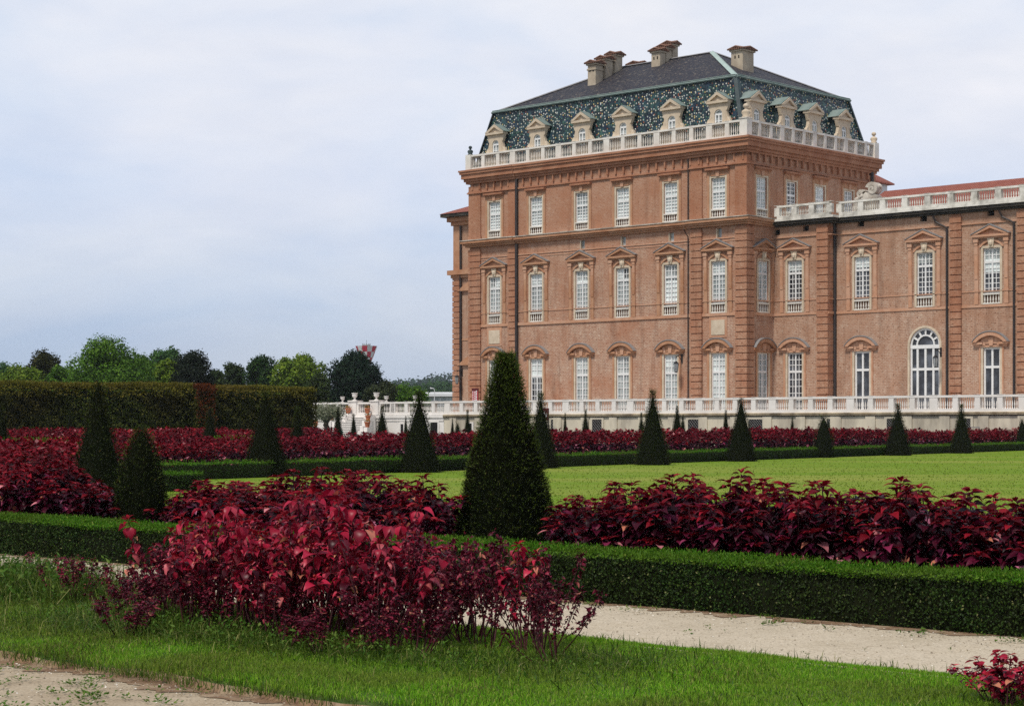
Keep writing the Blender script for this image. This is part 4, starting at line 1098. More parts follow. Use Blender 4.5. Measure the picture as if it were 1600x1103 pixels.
# metal barrier by the terrace wall
gx, gy, _ = loc2w(lx_at(1523, TY-1.0), TY-1.0)
t = empty('metal_barrier', (gx, gy, 0), ROT); tag(t, 'grey metal barrier of thin bars leaning by the terrace wall', 'barrier')
m = MB()
for x in (-.36, .36): m.tube([(x,0,0), (x,0,1.5)], .03, 5)
for z in (.3, 1.5): m.tube([(-.36,0,z), (.36,0,z)], .025, 5)
m.build('frame', M['lead'], t)
m = MB()
for k in range(7): m.tube([(-.3+.1*k,0,.3), (-.3+.1*k,0,1.5)], .012, 4)
m.build('grille', M['lead'], t)

# ================================================================== BACKDROP
# small house behind the wing
rx, ry, _ = at(1364, 290, 205)
t = empty('rear_house', (rx, ry, 0), ROT); tag(t, 'small white walled house with red hipped roof peeping over the wing', 'house')
m = MB(); m.box(-3.0, .8, -1.5, 1.5, 0, 27.0); m.build('wall', M['building_white'], t)
m = MB(); m.taper(-3.7, 1.3, -2.1, 2.1, 27.15, 28.3, 1.7); m.box(-3.72, 1.32, -2.12, 2.12, 27.0, 27.148); m.build('roof', M['redroof'], t)
# low white glazed building beyond the terrace
bX, bY, _ = at(690, 665, 330)
t = empty('glazed_pavilion', (bX, bY, 0)); tag(t, 'low white flat roofed building with a long glazed front beyond the trees', 'building')
m = MB(); m.box(-5, 14, 0, 12, 0, 6.54); m.build('wall', M['building_white'], t)
m = MB(); m.box(-5.5, 14.5, -.8, 12.5, 6.55, 7.0); m.box(-5, 14, -.3, 12, 7.0, 7.3); m.build('roof', M['building_white'], t)
m = MB(); m.box(-4.6, 13.6, -.06, -.02, 1.5, 6.4); m.build('window', M['glass_mid'], t)
m = MB()
for x in np.arange(-4.6, 13.7, 1.1): m.box(x-.1, x+.1, -.14, -.065, 1.5, 6.4)
m.box(-4.6, 13.6, -.16, -.145, 5.0, 5.15); m.build('mullion_grille', M['building_white'], t)
lX, lY, _ = at(679, 665, 260)
t = empty('lamp_post', (lX, lY, 0)); tag(t, 'thin pale lamp post standing in front of the glazed building', 'lamp post')
m = MB(); m.tube([(0,0,0), (0,0,6.3)], [.09,.05], 6); m.build('pole', M['building_white'], t)
m = MB(); m.tube([(0,0,6.3), (-.1,0,6.55), (-.6,0,6.6)], [.05,.06,.14], 6); m.build('lamp_head', M['building_white'], t)
# checkered water tower
wX, wY, _ = at(572.5, 665, 700)
t = empty('water_tower', (wX, wY, 0)); tag(t, 'red and white chequered conical water tower rising behind a dark tree', 'water tower')
m = MB(); zt_, zb_, rt, rb = 30.2, 24.0, 3.95, 1.6; ns, nr = 12, 3
for j in range(nr):
    for k in range(ns):
        za, zc_ = zb_ + (zt_-zb_)*j/nr, zb_ + (zt_-zb_)*(j+1)/nr; ra, rc = rb + (rt-rb)*j/nr, rb + (rt-rb)*(j+1)/nr
        a, b = 2*PI*(k+.3)/ns, 2*PI*(k+1.3)/ns
        m.add([(ra*math.cos(a), ra*math.sin(a), za), (ra*math.cos(b), ra*math.sin(b), za), (rc*math.cos(b), rc*math.sin(b), zc_), (rc*math.cos(a), rc*math.sin(a), zc_)], [(0,1,2,3)], (j+k) % 2)
m.add([(rt*math.cos(2*PI*(k+.3)/ns), rt*math.sin(2*PI*(k+.3)/ns), zt_) for k in range(ns)], [tuple(range(ns))], 1)
m.build('tank', [M['tower_red'], M['white_flat']], t)
m = MB(); m.lathe(0, 0, [(1.9,0),(1.6,zb_+.1)], 12); m.build('shaft', M['building_white'], t)
m = MB(); m.lathe(0, 0, [(1.5,zt_+.01),(1.5,zt_+.5)], 10); m.tube([(0,0,zt_+.5),(0,0,zt_+2.2)], .07, 5)
for k in range(12): a = 2*PI*k/12; m.tube([(1.4*math.cos(a),1.4*math.sin(a),zt_+.5), (1.4*math.cos(a),1.4*math.sin(a),zt_+1.0)], .05, 4)
m.build('platform', M['lead'], t)

# ---- trees
def tree(cx, top, wpx, Y, label, cols, lobes=9, dens=1.0, shape=1.0, card=.36, base_frac=.12, name='tree', crown_top=None, gap=.0):
    X = (cx-CX)/FP*Y; h = EYE + (HZ-top)/FP*Y; R = wpx/2*Y/FP
    t = empty(name, (X, Y, 0)); tag(t, label, 'tree', 'trees beyond the garden')
    m = MB(); m.tube([(0,0,0), (.1,0,h*.3), (-.1,.1,h*.62)], [h*.032, h*.026, h*.012], 7)
    zc = max(h*.5, h - R*1.02*shape); cs = []
    for k in range(lobes + 5):
        a = 2.4*k + rng.uniform(0,1); f = (k+.5)/(lobes+5); v = -1.7 + 2.35*f                 # from the skirt to the shoulders
        prof = 1.0 if v < .05 else math.sqrt(max(.05, 1-(v/.78)**2)); rad = R*rng.uniform(.36,.50)
        c = np.array([R*.60*prof*math.cos(a), R*.60*prof*math.sin(a), max(h*base_frac+rad*.6, zc + v*R*.82*shape)])
        cs.append((c, rad)); m.tube([(0,0,h*.25), (c[0]*.5, c[1]*.5, (h*.25+c[2])/2), tuple(c)], [h*.014, h*.009, h*.003], 5)
    for k in range(3):
        rad = R*rng.uniform(.30,.42); cs.append((np.array([rng.uniform(-.32,.32)*R, rng.uniform(-.3,.3)*R, h - rad*.9 - rng.uniform(0,.16)*R*k]), rad))
    cs.append((np.array([0,0,zc]), R*.6))
    m.build('trunk', M['bark'], t)
    nb = NB()
    for c, rad in cs:
        n = int(1500*dens*(rad/ (card*7))**1.8); n = max(160, min(n, 5200))
        d = rvec(n); rr = rad*(1 - .55*rng.random(n)**2.2)*(1+.16*np.sin(d[:,0]*7+c[0]*3)*np.cos(d[:,2]*6+c[1]*2)+.10*np.sin(d[:,1]*13+c[2]))
        P = c + d*rr[:,None]*np.array([1,1,.86])
        nr_ = unit(d + .7*rng.normal(size=(n,3)) + np.array([0,0,.5]))
        place(nb, LEAF4, P, np.cross(nr_, rvec(n)), nr_, card*rng.uniform(.6,1.5,n), card*rng.uniform(.9,1.6,n))
        # ragged shoots at the rim
        k = n//9; d2 = rvec(k); d2[:,2] = np.abs(d2[:,2]); P2 = c + d2*rad*rng.uniform(.95,1.16,(k,1)); place(nb, LEAF4, P2, d2+.6*rng.normal(size=(k,3)), rvec(k), card*rng.uniform(.4,.9,k))
    nb.build('crown', tree_mat(label[:24], *cols), t)
DG = ((0.020,0.038,0.015), (0.038,0.062,0.022), (0.070,0.096,0.029))
MG = ((0.050,0.120,0.014), (0.090,0.197,0.020), (0.170,0.294,0.032))
YG = ((0.079,0.140,0.014), (0.140,0.228,0.023), (0.250,0.325,0.035))
BG = ((0.036,0.097,0.032), (0.064,0.140,0.041), (0.102,0.197,0.048))
BK = ((0.012,0.020,0.014), (0.019,0.029,0.017), (0.032,0.043,0.023))
tree(20, 570, 85, 232, 'small yellow-green tree low behind the left end of the tall hedge', YG)
tree(-6, 566, 70, 262, 'bluish green tree cut off by the left picture edge', BG)
tree(67, 547, 66, 226, 'dark olive-brown tree between low yellow-green trees', ((.02,.026,.008), (.036,.040,.012), (.06,.06,.016)))
tree(100, 572, 60, 214, 'low bright green shrub-like tree in front of the broad loose tree', MG)
tree(170, 527, 146, 205, 'broad loose bright green tree, tallest above the tall hedge', MG, lobes=15, dens=1.0, card=.27)
tree(214, 556, 62, 228, 'bushy green tree filling the gap beside the broad loose tree', MG)
tree(44, 574, 60, 218, 'low olive green tree before the dark olive-brown tree', YG)
tree(335, 578, 36, 216, 'low dark green bush beyond the gap in the tall hedge', DG)
tree(258, 542, 62, 240, 'rounded bluish green tree behind the black-green tree', BG)
tree(262, 562, 42, 200, 'small light green tree tucked under the black-green tree', YG)
tree(300, 547, 66, 196, 'black-green tree with a feathery top above the russet leaves', BK, lobes=11, dens=.9, card=.24)
tree(364, 567, 46, 245, 'small dark green tree beside the round green tree', DG)
tree(408, 555, 58, 240, 'dense round mid-green tree over the middle of the hedge', ((.016,.045,.012), (.028,.066,.016), (.05,.09,.022)))
tree(452, 558, 58, 236, 'yellowish green tree with two rounded tops, nearer half', YG)
tree(478, 553, 66, 246, 'taller yellowish green tree just above the hedge end', YG, lobes=11)
tree(497, 585, 40, 225, 'low muted green tree behind the olive tree', ((.028,.05,.014), (.045,.07,.02), (.07,.095,.028)))
tree(557, 548, 94, 252, 'large dense blue-green tree in front of the water tower', ((.010,.026,.016), (.017,.038,.020), (.03,.056,.026)), lobes=16, dens=1.2)
tree(596, 594, 56, 232, 'small grey-green bushy tree behind the stair urns', ((.03,.045,.018), (.05,.065,.026), (.08,.095,.04)))
tree(638, 598, 78, 238, 'low rounded green tree behind the terrace balustrade', MG, base_frac=.05)
# ---- hill with a far wood
def hill_mesh(name, Y0, X0, X1, hf, mat):
    V, F = [], []; n = 60
    for i in range(n+1):
        x = X0 + (X1-X0)*i/n
        for j, (dy, f) in enumerate(((0,0), (60,.7), (160,1.0), (420,.4), (700,0))): V.append((x, Y0+dy, hf(x)*f - .3))
    for i in range(n):
        for j in range(4): a = i*5+j; F.append((a, a+5, a+6, a+1))
    return structure(np_mesh(name, np.array(V), np.array(F), mat, smooth=True))
def wood(name, Y0, X0, X1, hf, n, cols, size, label):
    nb = NB(); n = int(n*1.5)
    for k in range(n):
        x = rng.uniform(X0, X1); f = rng.random(); dy = 160*f - 12; z = hf(x)*np.interp(dy, [-12,0,60,160], [0,.05,.7,1.0])
        r = size*rng.uniform(.5,1.2); q = 150; d = rvec(q); d[:,2] = np.abs(d[:,2])*1.1
        P = np.array([x, Y0+dy, z]) + d*r; P += rng.normal(size=(q,3))*r*.12; d = unit(d + .6*rng.normal(size=(q,3))); place(nb, LEAF4, P, np.cross(d, rvec(q)), d, r*.34*rng.uniform(.6,1.4,q), r*.42)
    stuff(nb.build(name, tree_mat(name, *cols)), label, 'woodland')
h1 = lambda x: float(np.interp(x, [-420,-250,-160,-115,-75,-45,-10,60], [7,8,8,7,8,16,18.5,18]))
h2 = lambda x: float(np.interp(x, [-900,-420,-300,-220,-130,-60,50], [22,37,36,25,26,37,38]))
hm = mat_noise('hill_ground', (.03,.06,.02), (.04,.075,.025), .02, .95)
hill_mesh('hill', 780, -420, 60, h1, hm); hill_mesh('hill', 1550, -900, 50, h2, hm)
wood('far_wood', 780, -400, 20, h1, 520, ((.025,.065,.02), (.04,.095,.026), (.065,.13,.036)), 5.0, 'green wood on the nearer hill slope beside the palace')
wood('far_wood', 1550, -860, 10, h2, 620, ((.03,.065,.045), (.042,.082,.058), (.06,.10,.07)), 8.5, 'bluish wood along the distant hill crest')  # aerial blue of the distance is mixed into these leaf colours

# ---- the air: one even, pale haze round the whole place
hz = MB(); hz.box(-1400, 900, -60, 2400, -2.0, 75); hz = hz.build('haze', [bpy.data.materials.new('haze')])
hz['kind'] = 'stuff'; hz['label'] = 'thin bluish haze softening the distant hills'
hmz = hz.data.materials[0]; hmz.use_nodes = True; hn = hmz.node_tree; hn.nodes.clear()
ho = N(hn, 'ShaderNodeOutputMaterial'); pv = N(hn, 'ShaderNodeVolumePrincipled'); pv.inputs['Density'].default_value = .00008
pv.inputs['Color'].default_value = (.86,.93,1.0,1); L(hn, pv, 0, ho, 'Volume')
SC.cycles.volume_bounces = 0
# ================================================================== GROUND
m = MB(); m.box(-1300, 850, -50, 2350, -1.0, 0); structure(m.build('ground', mat_noise('garden_soil', (.085,.075,.05), (.06,.065,.035), .4, .95, (.05,.085,.02), .15, .7)))
def sheet(name, mat, pts, z, jitter=0.0, n=1):
    """flat sheet from an outline (world xy), edges subdivided and wobbled"""
    out = []
    for i, p in enumerate(pts):
        q = pts[(i+1) % len(pts)]; L_ = math.hypot(q[0]-p[0], q[1]-p[1]); k = max(1, int(L_/n)) if jitter else 1
        for s in range(k):
            t = s/k; w_ = jitter if 0 < s else 0
            out.append((p[0]+(q[0]-p[0])*t + random.uniform(-w_,w_), p[1]+(q[1]-p[1])*t + random.uniform(-w_,w_)))
    mb = MB(); mb.add([(x, y, z) for x, y in out], [tuple(range(len(out)))]); return structure(mb.build(name, mat))
def mat_gravel():
    m, nt, b = new_mat('gravel'); v = obj_coords(nt)
    n1 = noise(nt, v, .9, 5, .6); n2 = noise(nt, v, 55, 3, .7); n3 = noise(nt, v, 9, 4, .7)
    r1 = ramp(nt, [(.3, (.46,.39,.29)), (.55, (.53,.455,.35)), (.75, (.49,.41,.30))]); L(nt, n1, 'Fac', r1, 0)
    r2 = ramp(nt, [(.3, (.62,.60,.56)), (.5, (1,1,1)), (.72, (1.2,1.19,1.16))]); L(nt, n2, 'Fac', r2, 0)
    r3 = ramp(nt, [(.34, (.72,.68,.62)), (.5, (1,1,1))]); L(nt, n3, 'Fac', r3, 0)
    a = mixc(nt, 'MULTIPLY'); a.inputs[0].default_value = 1; L(nt, r1, 0, a, 6); L(nt, r2, 0, a, 7)
    c = mixc(nt, 'MULTIPLY'); c.inputs[0].default_value = .45; L(nt, a, 2, c, 6); L(nt, r3, 0, c, 7)
    L(nt, c, 2, b, 'Base Color'); b.inputs['Roughness'].default_value = .95; b.inputs['Specular IOR Level'].default_value = .1
    bump(nt, b, n2, 'Fac', .25, .006); return m
M['gravel'] = mat_gravel()
M['soil'] = mat_noise('brown_soil', (.24,.15,.085), (.15,.085,.05), 14, .95, (.40,.31,.21), 5, .8, bmp=.5, bscale=40)
M['soil_dark'] = mat_noise('bed_soil', (.05,.035,.025), (.03,.022,.016), 6, .95, bmp=.4)
M['lawn'] = mat_noise('mown_lawn', (.12,.205,.014), (.155,.235,.021), 1.2, .85, (.255,.265,.055), .09, .95, bmp=.2, bscale=26, spec=.05, stretch=(.5,1.5,1))
M['turf'] = mat_noise('turf', (.022,.05,.006), (.035,.075,.009), 5, .95, (.15,.16,.04), 1.4, .6)
E0, E1 = -60, 14
DB0, DB1 = 7.30, 10.85                          # grass strip between the two paths
DH0, DH1 = 13.30, 13.94                         # box hedge
M['gravel_tan'] = M['gravel'].copy()
for nd in M['gravel_tan'].node_tree.nodes:
    if nd.type == 'VALTORGB' and abs(nd.color_ramp.elements[0].color[0]-.46) < .01:
        for el_, c_ in zip(nd.color_ramp.elements, ((.30,.23,.155), (.42,.345,.25), (.36,.28,.19))): el_.color = (*c_, 1)
sheet('path', M['gravel_tan'], [de(-2,E0), de(-2,E1), de(DB0+.05,E1), de(DB0+.05,E0)], .004)
sheet('path', M['gravel'], [de(DB1-.1,E0), de(DB1-.1,E1), de(DH0+.2,E1), de(DH0+.2,E0)], .004)
def ribbon(name, mat, d0, d1, e0, e1, z, jit, step=.25):
    es = np.arange(e0, e1, step); a = d0 + rng.normal(size=len(es))*jit; b = d1 + rng.normal(size=len(es))*jit
    k = np.array([.25,.5,.25]); a = np.convolve(a, k, 'same'); b = np.convolve(b, k, 'same'); a[0]=a[-1]=d0; b[0]=b[-1]=d1
    V = [(*de(x, e), z) for x, e in zip(a, es)] + [(*de(x, e), z) for x, e in zip(b, es)]; n = len(es)
    F = np.array([(i, i+1, n+i+1, n+i) for i in range(n-1)]); return structure(np_mesh(name, np.array(V), F, mat))
ribbon('soil', M['soil'], DH0-.16, DH0+.4, -34, 8, .008, .16, .07)
ribbon('soil', M['soil'], DB1-.12, DB1+.05, -34, 8, .008, .05, .15)
ribbon('soil', M['soil'], 7.16, 7.45, -34, 8, .008, .12, .06)
ribbon('soil', M['soil_dark'], DH0+.3, 18.6, -60, 14, .012, .08, .5)
# raised turf strip with an earthy, uneven bank
es = np.arange(-34, 8, .12); nE = len(es)
w0 = .05*np.sin(es*1.7) + .035*np.sin(es*4.3+1) + rng.normal(size=nE)*.018; w1 = .05*np.sin(es*1.3+2) + rng.normal(size=nE)*.025
rows = []; hs = []
for t_, z_ in ((0, .0), (.03, .055), (.25, .075), (1.0, .08), (2.0, .075), (3.2, .065), (3.5, .02), (3.55, 0)):
    rows.append((t_, z_))
V = []
for (t_, z_) in rows:
    d_ = DB0 + t_ + (w0 if t_ < 1 else 0) + (w1 if t_ > 3 else 0)
    for i, e in enumerate(es):
        dd = d_[i] if hasattr(d_, '__len__') else d_
        V.append((*de(dd, e), z_ + (.012*math.sin(e*3.1+t_*4) if z_ > .03 else 0)))
F = []; mi = []
for j in range(len(rows)-1):
    for i in range(nE-1): F.append((j*nE+i, j*nE+i+1, (j+1)*nE+i+1, (j+1)*nE+i)); mi.append(1 if j == 0 else 0)
structure(np_mesh('grass_strip', np.array(V), np.array(F), [M['turf'], M['soil']], mi))

# far hedge line (world)
H0 = np.array([-7.2, 60.8]); HD = np.array([.53, .848]); HN = np.array([-.848, .53])
def hl(t, off=0.0): p = H0 + HD*t + HN*off; return float(p[0]), float(p[1])
sheet('lawn', M['lawn'], [hl(-8.5,-.1), de(17.2,-36), de(17.2,-8), de(17.2, 30), hl(95,-.1)], .006)
structure_bed = sheet('flower_bed_soil', M['soil_dark'], [hl(-9,.1), hl(95,.1), hl(95,12), hl(-9,12)], .005)

# ---- grass blades
def blades(nb, P, h, wd, lean=.35, mi=0):
    n = len(P); a = rng.uniform(0, 2*PI, n); side = np.stack([np.cos(a), np.sin(a), np.zeros(n)], 1)
    b = rng.uniform(0, 2*PI, n); ln = np.stack([np.cos(b), np.sin(b), np.zeros(n)], 1)*(rng.random(n)**1.2*lean*2*h)[:,None]
    up = np.array([0,0,1.0]); w2 = side*(wd/2)[:,None]
    p0, p1 = P - w2, P + w2; mid = P + ln*.32 + up*(h*.58)[:,None]; p2, p3 = mid - w2*.75, mid + w2*.75
    tip = P + ln + up*(h*np.sqrt(np.clip(1-.0*h, .2, 1)))[:,None] - up*(np.linalg.norm(ln, axis=1)*.35)[:,None]
    V = np.stack([p0,p1,p2,p3,tip], 1).reshape(-1,3); k = np.arange(n)*5
    nb.add(V, np.stack([k,k+1,k+3,k+2], 1), mi)
    T = np.stack([k+2,k+3,k+4], 1) + (nb.n - len(V)); nb.T.append(T); nb.tm.append(np.full(n, mi))
def strip_pts(n, d0, d1, e0, e1):
    d = rng.uniform(d0, d1, n); e = rng.uniform(e0, e1, n); return d, e, (d[:,None]*EY + e[:,None]*EX)
def turf_z(d): return np.interp(d-DB0, [0,.03,.25,1,2,3.2,3.5], [0,.05,.072,.078,.073,.062,.015])
def in_view(P, pad=.02):
    r = P[:,0]/P[:,1]; return (P[:,1] > 2) & (np.abs(r) < .2632+pad)
nb = NB()
d, e, P = strip_pts(520000, DB0+.01, DB1-.06, -24, -2); ok = in_view(P, .03)
d, e, P = d[ok], e[ok], P[ok]; n = len(P)
patch_ = np.sin(d*3.1+e*1.3)*np.cos(e*2.2-d) + .5*np.sin(e*5.1+d*2.7)
hgt = rng.uniform(.016,.040,n)*(1+.25*patch_) * (1 + .6*np.exp(-((d-DB0)/.25)**2))
dry = rng.random(n) < np.clip(.04 + .48/(1+np.exp((e+10.2)*1.5)) - .25*(d > 10.2) + .25*patch_, .03, .85)
for mi_ in (0, 1):
    q_ = dry == bool(mi_); blades(nb, np.column_stack([P[q_], turf_z(d[q_])+.010]), hgt[q_], rng.uniform(.003,.006,q_.sum()), .55, mi_)
stuff(nb.build('grass', [M['grass'], M['grass_dry']]), 'short green grass covering the strip between the gravel paths', 'grass')
# overhanging fringe at both edges and tall grass around the plants
CL_D, CL_E = 8.95, -10.3
nb = NB()
n = 8000; e = rng.uniform(-24, -2, n); d = np.where(rng.random(n) < .7, DB0 + rng.normal(size=n)*.05, DB1 - .12 + rng.normal(size=n)*.07)
P = d[:,None]*EY + e[:,None]*EX; blades(nb, np.column_stack([P, np.full(n,.03)]), rng.uniform(.05,.10,n), rng.uniform(.004,.007,n), .9)
def clump_pts(n, ce, cd, se, sd): return cd + rng.normal(size=n)*sd, ce + rng.normal(size=n)*se
for (n, ce, cd, se, sd, h0, h1) in ((9000, CL_E-.2, 8.9, 1.25, .34, .03, .14), (4000, CL_E-.3, 8.6, 1.3, .2, .05, .20), (1500, -15.4, 9.7, .6, .3, .2, .5), (4600, -12.2, 8.9, .6, .42, .05, .24), (2600, -8.2, 9.3, .4, .4, .05, .16), (11000, -15.4, 9.9, .75, .42, .10, .36), (500, -5.2, 9.7, .4, .3, .05, .12)):
    d, e = clump_pts(n, ce, cd, se, sd); d = np.clip(d, DB0+.15, DB1+.02); P = d[:,None]*EY + e[:,None]*EX
    blades(nb, np.column_stack([P, np.full(n,.06)]), h0+(h1-h0)*rng.random(n)**1.6, rng.uniform(.004,.009,n), 1.0)
stuff(nb.build('tall_grass', M['grass_tall']), 'long unmown grass growing around the red plants', 'grass')
# weeds rooted in the gravel
nb = NB()
def weed_spots(n, d0, d1, e0, e1, s0, s1):
    d, e, P = strip_pts(n, d0, d1, e0, e1)
    for p in P:
        s = rng.uniform(s0, s1); k = int(40*s/.1); a = rng.uniform(0, 2*PI, k); rr = s*rng.random(k)**.6
        Q = np.column_stack([p[0]+rr*np.cos(a), p[1]+rr*np.sin(a), np.full(k, .01)+rng.random(k)*.03]); D = np.column_stack([np.cos(a), np.sin(a), rng.uniform(.05,.9,k)])
        place(nb, LEAF4, Q, D, np.tile([0,0,1.0], (k,1))+.3*rng.normal(size=(k,3)), rng.uniform(.012,.035,k))
weed_spots(90, 12.75, 13.2, -20, -7, .02, .07); weed_spots(60, 6.4, 7.25, -14.5, -9, .03, .11); weed_spots(34, 5.9, 6.7, -13, -8.6, .05, .14); weed_spots(26, 11.0, 12.9, -20, -7, .01, .03)
weed_spots(60, 7.35, 10.6, -15, -4, .03, .08)
def leafy(n, ce, cd, se, sd, h, s0):
    e = ce + rng.normal(size=n)*se; d = np.clip(cd + rng.normal(size=n)*sd, DB0+.2, DB1-.1); P = d[:,None]*EY + e[:,None]*EX
    z = .07 + h*rng.random(n)**1.5; place(nb, LEAF4, np.column_stack([P, z]), rvec(n)+np.array([0,0,.25]), np.tile([0,0,1.0],(n,1))+.6*rng.normal(size=(n,3)), s0*rng.uniform(.6,1.6,n), s0*rng.uniform(.5,1.2,n))
leafy(5200, -15.5, 9.8, .7, .4, .30, .05); leafy(1000, -12.0, 8.8, .5, .3, .18, .03); leafy(2600, -10.2, 8.62, 1.3, .22, .16, .03)
stuff(nb.build('weeds', M['weed']), 'small green weeds rooted along the gravel edges', 'weeds')
# pebbles and litter on the gravel
nb = NB()
for (n, d0, d1) in ((6000, 10.9, 13.3), (2600, 12.7, 13.25), (4600, 5.6, 7.25), (1800, 6.95, 7.3)):
    d, e, P = strip_pts(n, d0, d1, -22, -5); d_ = rvec(n); s = rng.uniform(.004,.013,n)**1.0
    place(nb, LEAF4, np.column_stack([P, np.full(n,.008)]), d_*np.array([1,1,.25]), np.tile([0,0,1.0],(n,1))+.4*rng.normal(size=(n,3)), s*1.6, s*2.2)
stuff(nb.build('pebbles', mat_leaf('pebble', [(0,(.14,.10,.07)), (.3,(.42,.36,.28)), (.8,(.62,.57,.48)), (1,(.75,.7,.62))], .8, .2, 0)), 'loose pebbles and dry bits scattered over the gravel', 'pebbles')
# short lawn blades
nb = NB()
n = 60000; Yd = 4864/rng.uniform(34, 260, n); Xd = Yd*rng.uniform(-.28, .33, n); P = np.column_stack([Xd, Yd]); P = P[(P@EY > 17.3)]
off = (P-H0)@HN; ok = off < -.1; P = P[ok]; n = len(P)
Yd = P[:,1]; blades(nb, np.column_stack([P, np.full(n,.004)]), rng.uniform(.02,.04,n)*(1+Yd*.004), .004+Yd*.0005, .9)
stuff(nb.build('lawn_grass', mat_leaf('lawn_blades', [(0,(.115,.20,.013)), (.5,(.15,.235,.020)), (1,(.205,.27,.040))], .6, .15, .35, patch=((.21,.255,.042), .16, .8))), 'mown bright green grass of the lawn between the hedges', 'grass')

# ================================================================== HEDGES
def hedge_box(nb, c0, c1, wdt, h, leaf, dens, top_mi=1, side_mi=0, front=True, back=False, ends=(True, True), shoots=0.0, core_mi=2, roll=.06, band=0.0):
    """straight clipped hedge from c0 to c1 (world xy) centred on that line"""
    c0, c1 = np.array(c0), np.array(c1); L_ = np.linalg.norm(c1-c0); t = (c1-c0)/L_; nrm = np.array([t[1], -t[0]])
    if nrm @ (-c0) < 0: nrm = -nrm                     # towards the camera side
    def wob(u, v): return roll*(np.sin(u*1.9+v*3)*.35+np.sin(u*5.3+v*7)*.25+np.sin(u*.7)*.4)
    def add(n, kind):
        u = rng.random(n)*L_
        if kind == 'band':
            z = h*(1 - band*rng.random(n)**1.6); off = wdt/2 + wob(u, z) + .03; N0 = np.tile([*nrm, .6], (n,1))
        elif kind == 'front' or kind == 'back':
            z = h*rng.random(n)**.85; s = 1 if kind == 'front' else -1
            off = s*(wdt/2 + wob(u, z) - .03*(1-np.minimum(1,(h-z)/.05)))
            inset = -s*rng.random(n)**2*.08; off = off + inset; N0 = np.tile([*(nrm*s), .25], (n,1))
        elif kind == 'top':
            off = (rng.random(n)-.5)*wdt; z = h + wob(u, off)*.5 - rng.random(n)**2*.05; N0 = np.tile([0,0,1.0], (n,1))
        else:
            s = -1 if kind == 'e0' else 1; u = np.full(n, 0.0 if s < 0 else L_) + s*(rng.random(n)-.7)*.08; off = (rng.random(n)-.5)*wdt; z = h*rng.random(n); N0 = np.tile([*(t*s), .2], (n,1))
        Pq = np.column_stack([c0 + u[:,None]*t + off[:,None]*nrm, z]); nn = unit(N0 + .75*rng.normal(size=(n,3)))
        D = unit(np.cross(nn, rvec(n)) + np.array([0,0,.35]))
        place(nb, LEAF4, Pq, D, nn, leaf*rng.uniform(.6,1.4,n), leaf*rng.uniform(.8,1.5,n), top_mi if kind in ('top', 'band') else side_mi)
    if front: add(int(L_*h*dens), 'front')
    if band: add(int(L_*h*band*dens*.8), 'band')
    if back: add(int(L_*h*dens*.3), 'back')
    add(int(L_*wdt*dens*1.15), 'top')
    if ends[0]: add(int(wdt*h*dens), 'e0')
    if ends[1]: add(int(wdt*h*dens), 'e1')
    if shoots:
        n = int(L_*wdt*dens*shoots); u = rng.random(n)*L_; off = (rng.random(n)-.5)*wdt
        k = (c0 + u[:,None]*t + off[:,None]*nrm); z0_ = h + wob(u, off)*.5
        for q in range(3):
            place(nb, LEAF4, np.column_stack([k, z0_ + leaf*.9*q*rng.random(n)]), rvec(n)*.7+np.array([0,0,1.0]), rvec(n), leaf*rng.uniform(.8,1.5,n), leaf*rng.uniform(.6,1.1,n), top_mi)
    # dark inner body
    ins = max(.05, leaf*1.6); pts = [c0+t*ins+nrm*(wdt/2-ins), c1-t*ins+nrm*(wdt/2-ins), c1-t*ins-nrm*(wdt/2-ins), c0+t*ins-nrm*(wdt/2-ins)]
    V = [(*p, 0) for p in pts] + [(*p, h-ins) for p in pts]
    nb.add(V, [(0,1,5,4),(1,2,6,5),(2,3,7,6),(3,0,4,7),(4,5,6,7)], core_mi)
def root(name, xy): return empty(name, (float(xy[0]), float(xy[1]), 0))
# near box hedge
nb = NB()
hedge_box(nb, de((DH0+DH1)/2, -24.5), de((DH0+DH1)/2, -2.5), DH1-DH0, .44, .024, 5400, shoots=.20, roll=.05, band=.05)
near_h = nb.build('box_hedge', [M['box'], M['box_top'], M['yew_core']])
tag(near_h, 'long low clipped box hedge with bright green top along the gravel path', 'hedge')
# far box hedge, cut into three clipped runs
for a, b, lab in ((-6.0, 12.6, 'far low box hedge in front of the red beds, run behind the left yew cones'), (12.75, 52, 'far low box hedge run beyond the lawn in front of the palace'), (52.2, 96, 'far low box hedge run at the far right end of the lawn')):
    nb = NB(); hedge_box(nb, hl(a, .35), hl(b, .35), .75, .47, .05, 620, shoots=.1, roll=.05)
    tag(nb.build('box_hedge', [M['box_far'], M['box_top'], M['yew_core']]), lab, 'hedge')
nb = NB(); a = gnd(160, 769); b = gnd(313, 767)
hedge_box(nb, a[:2], b[:2], .75, .44, .04, 900, shoots=.1, roll=.04)
tag(nb.build('box_hedge', [M['box_far'], M['box_top'], M['yew_core']]), 'short box hedge piece between the rounded yew and the lawn tip', 'hedge')
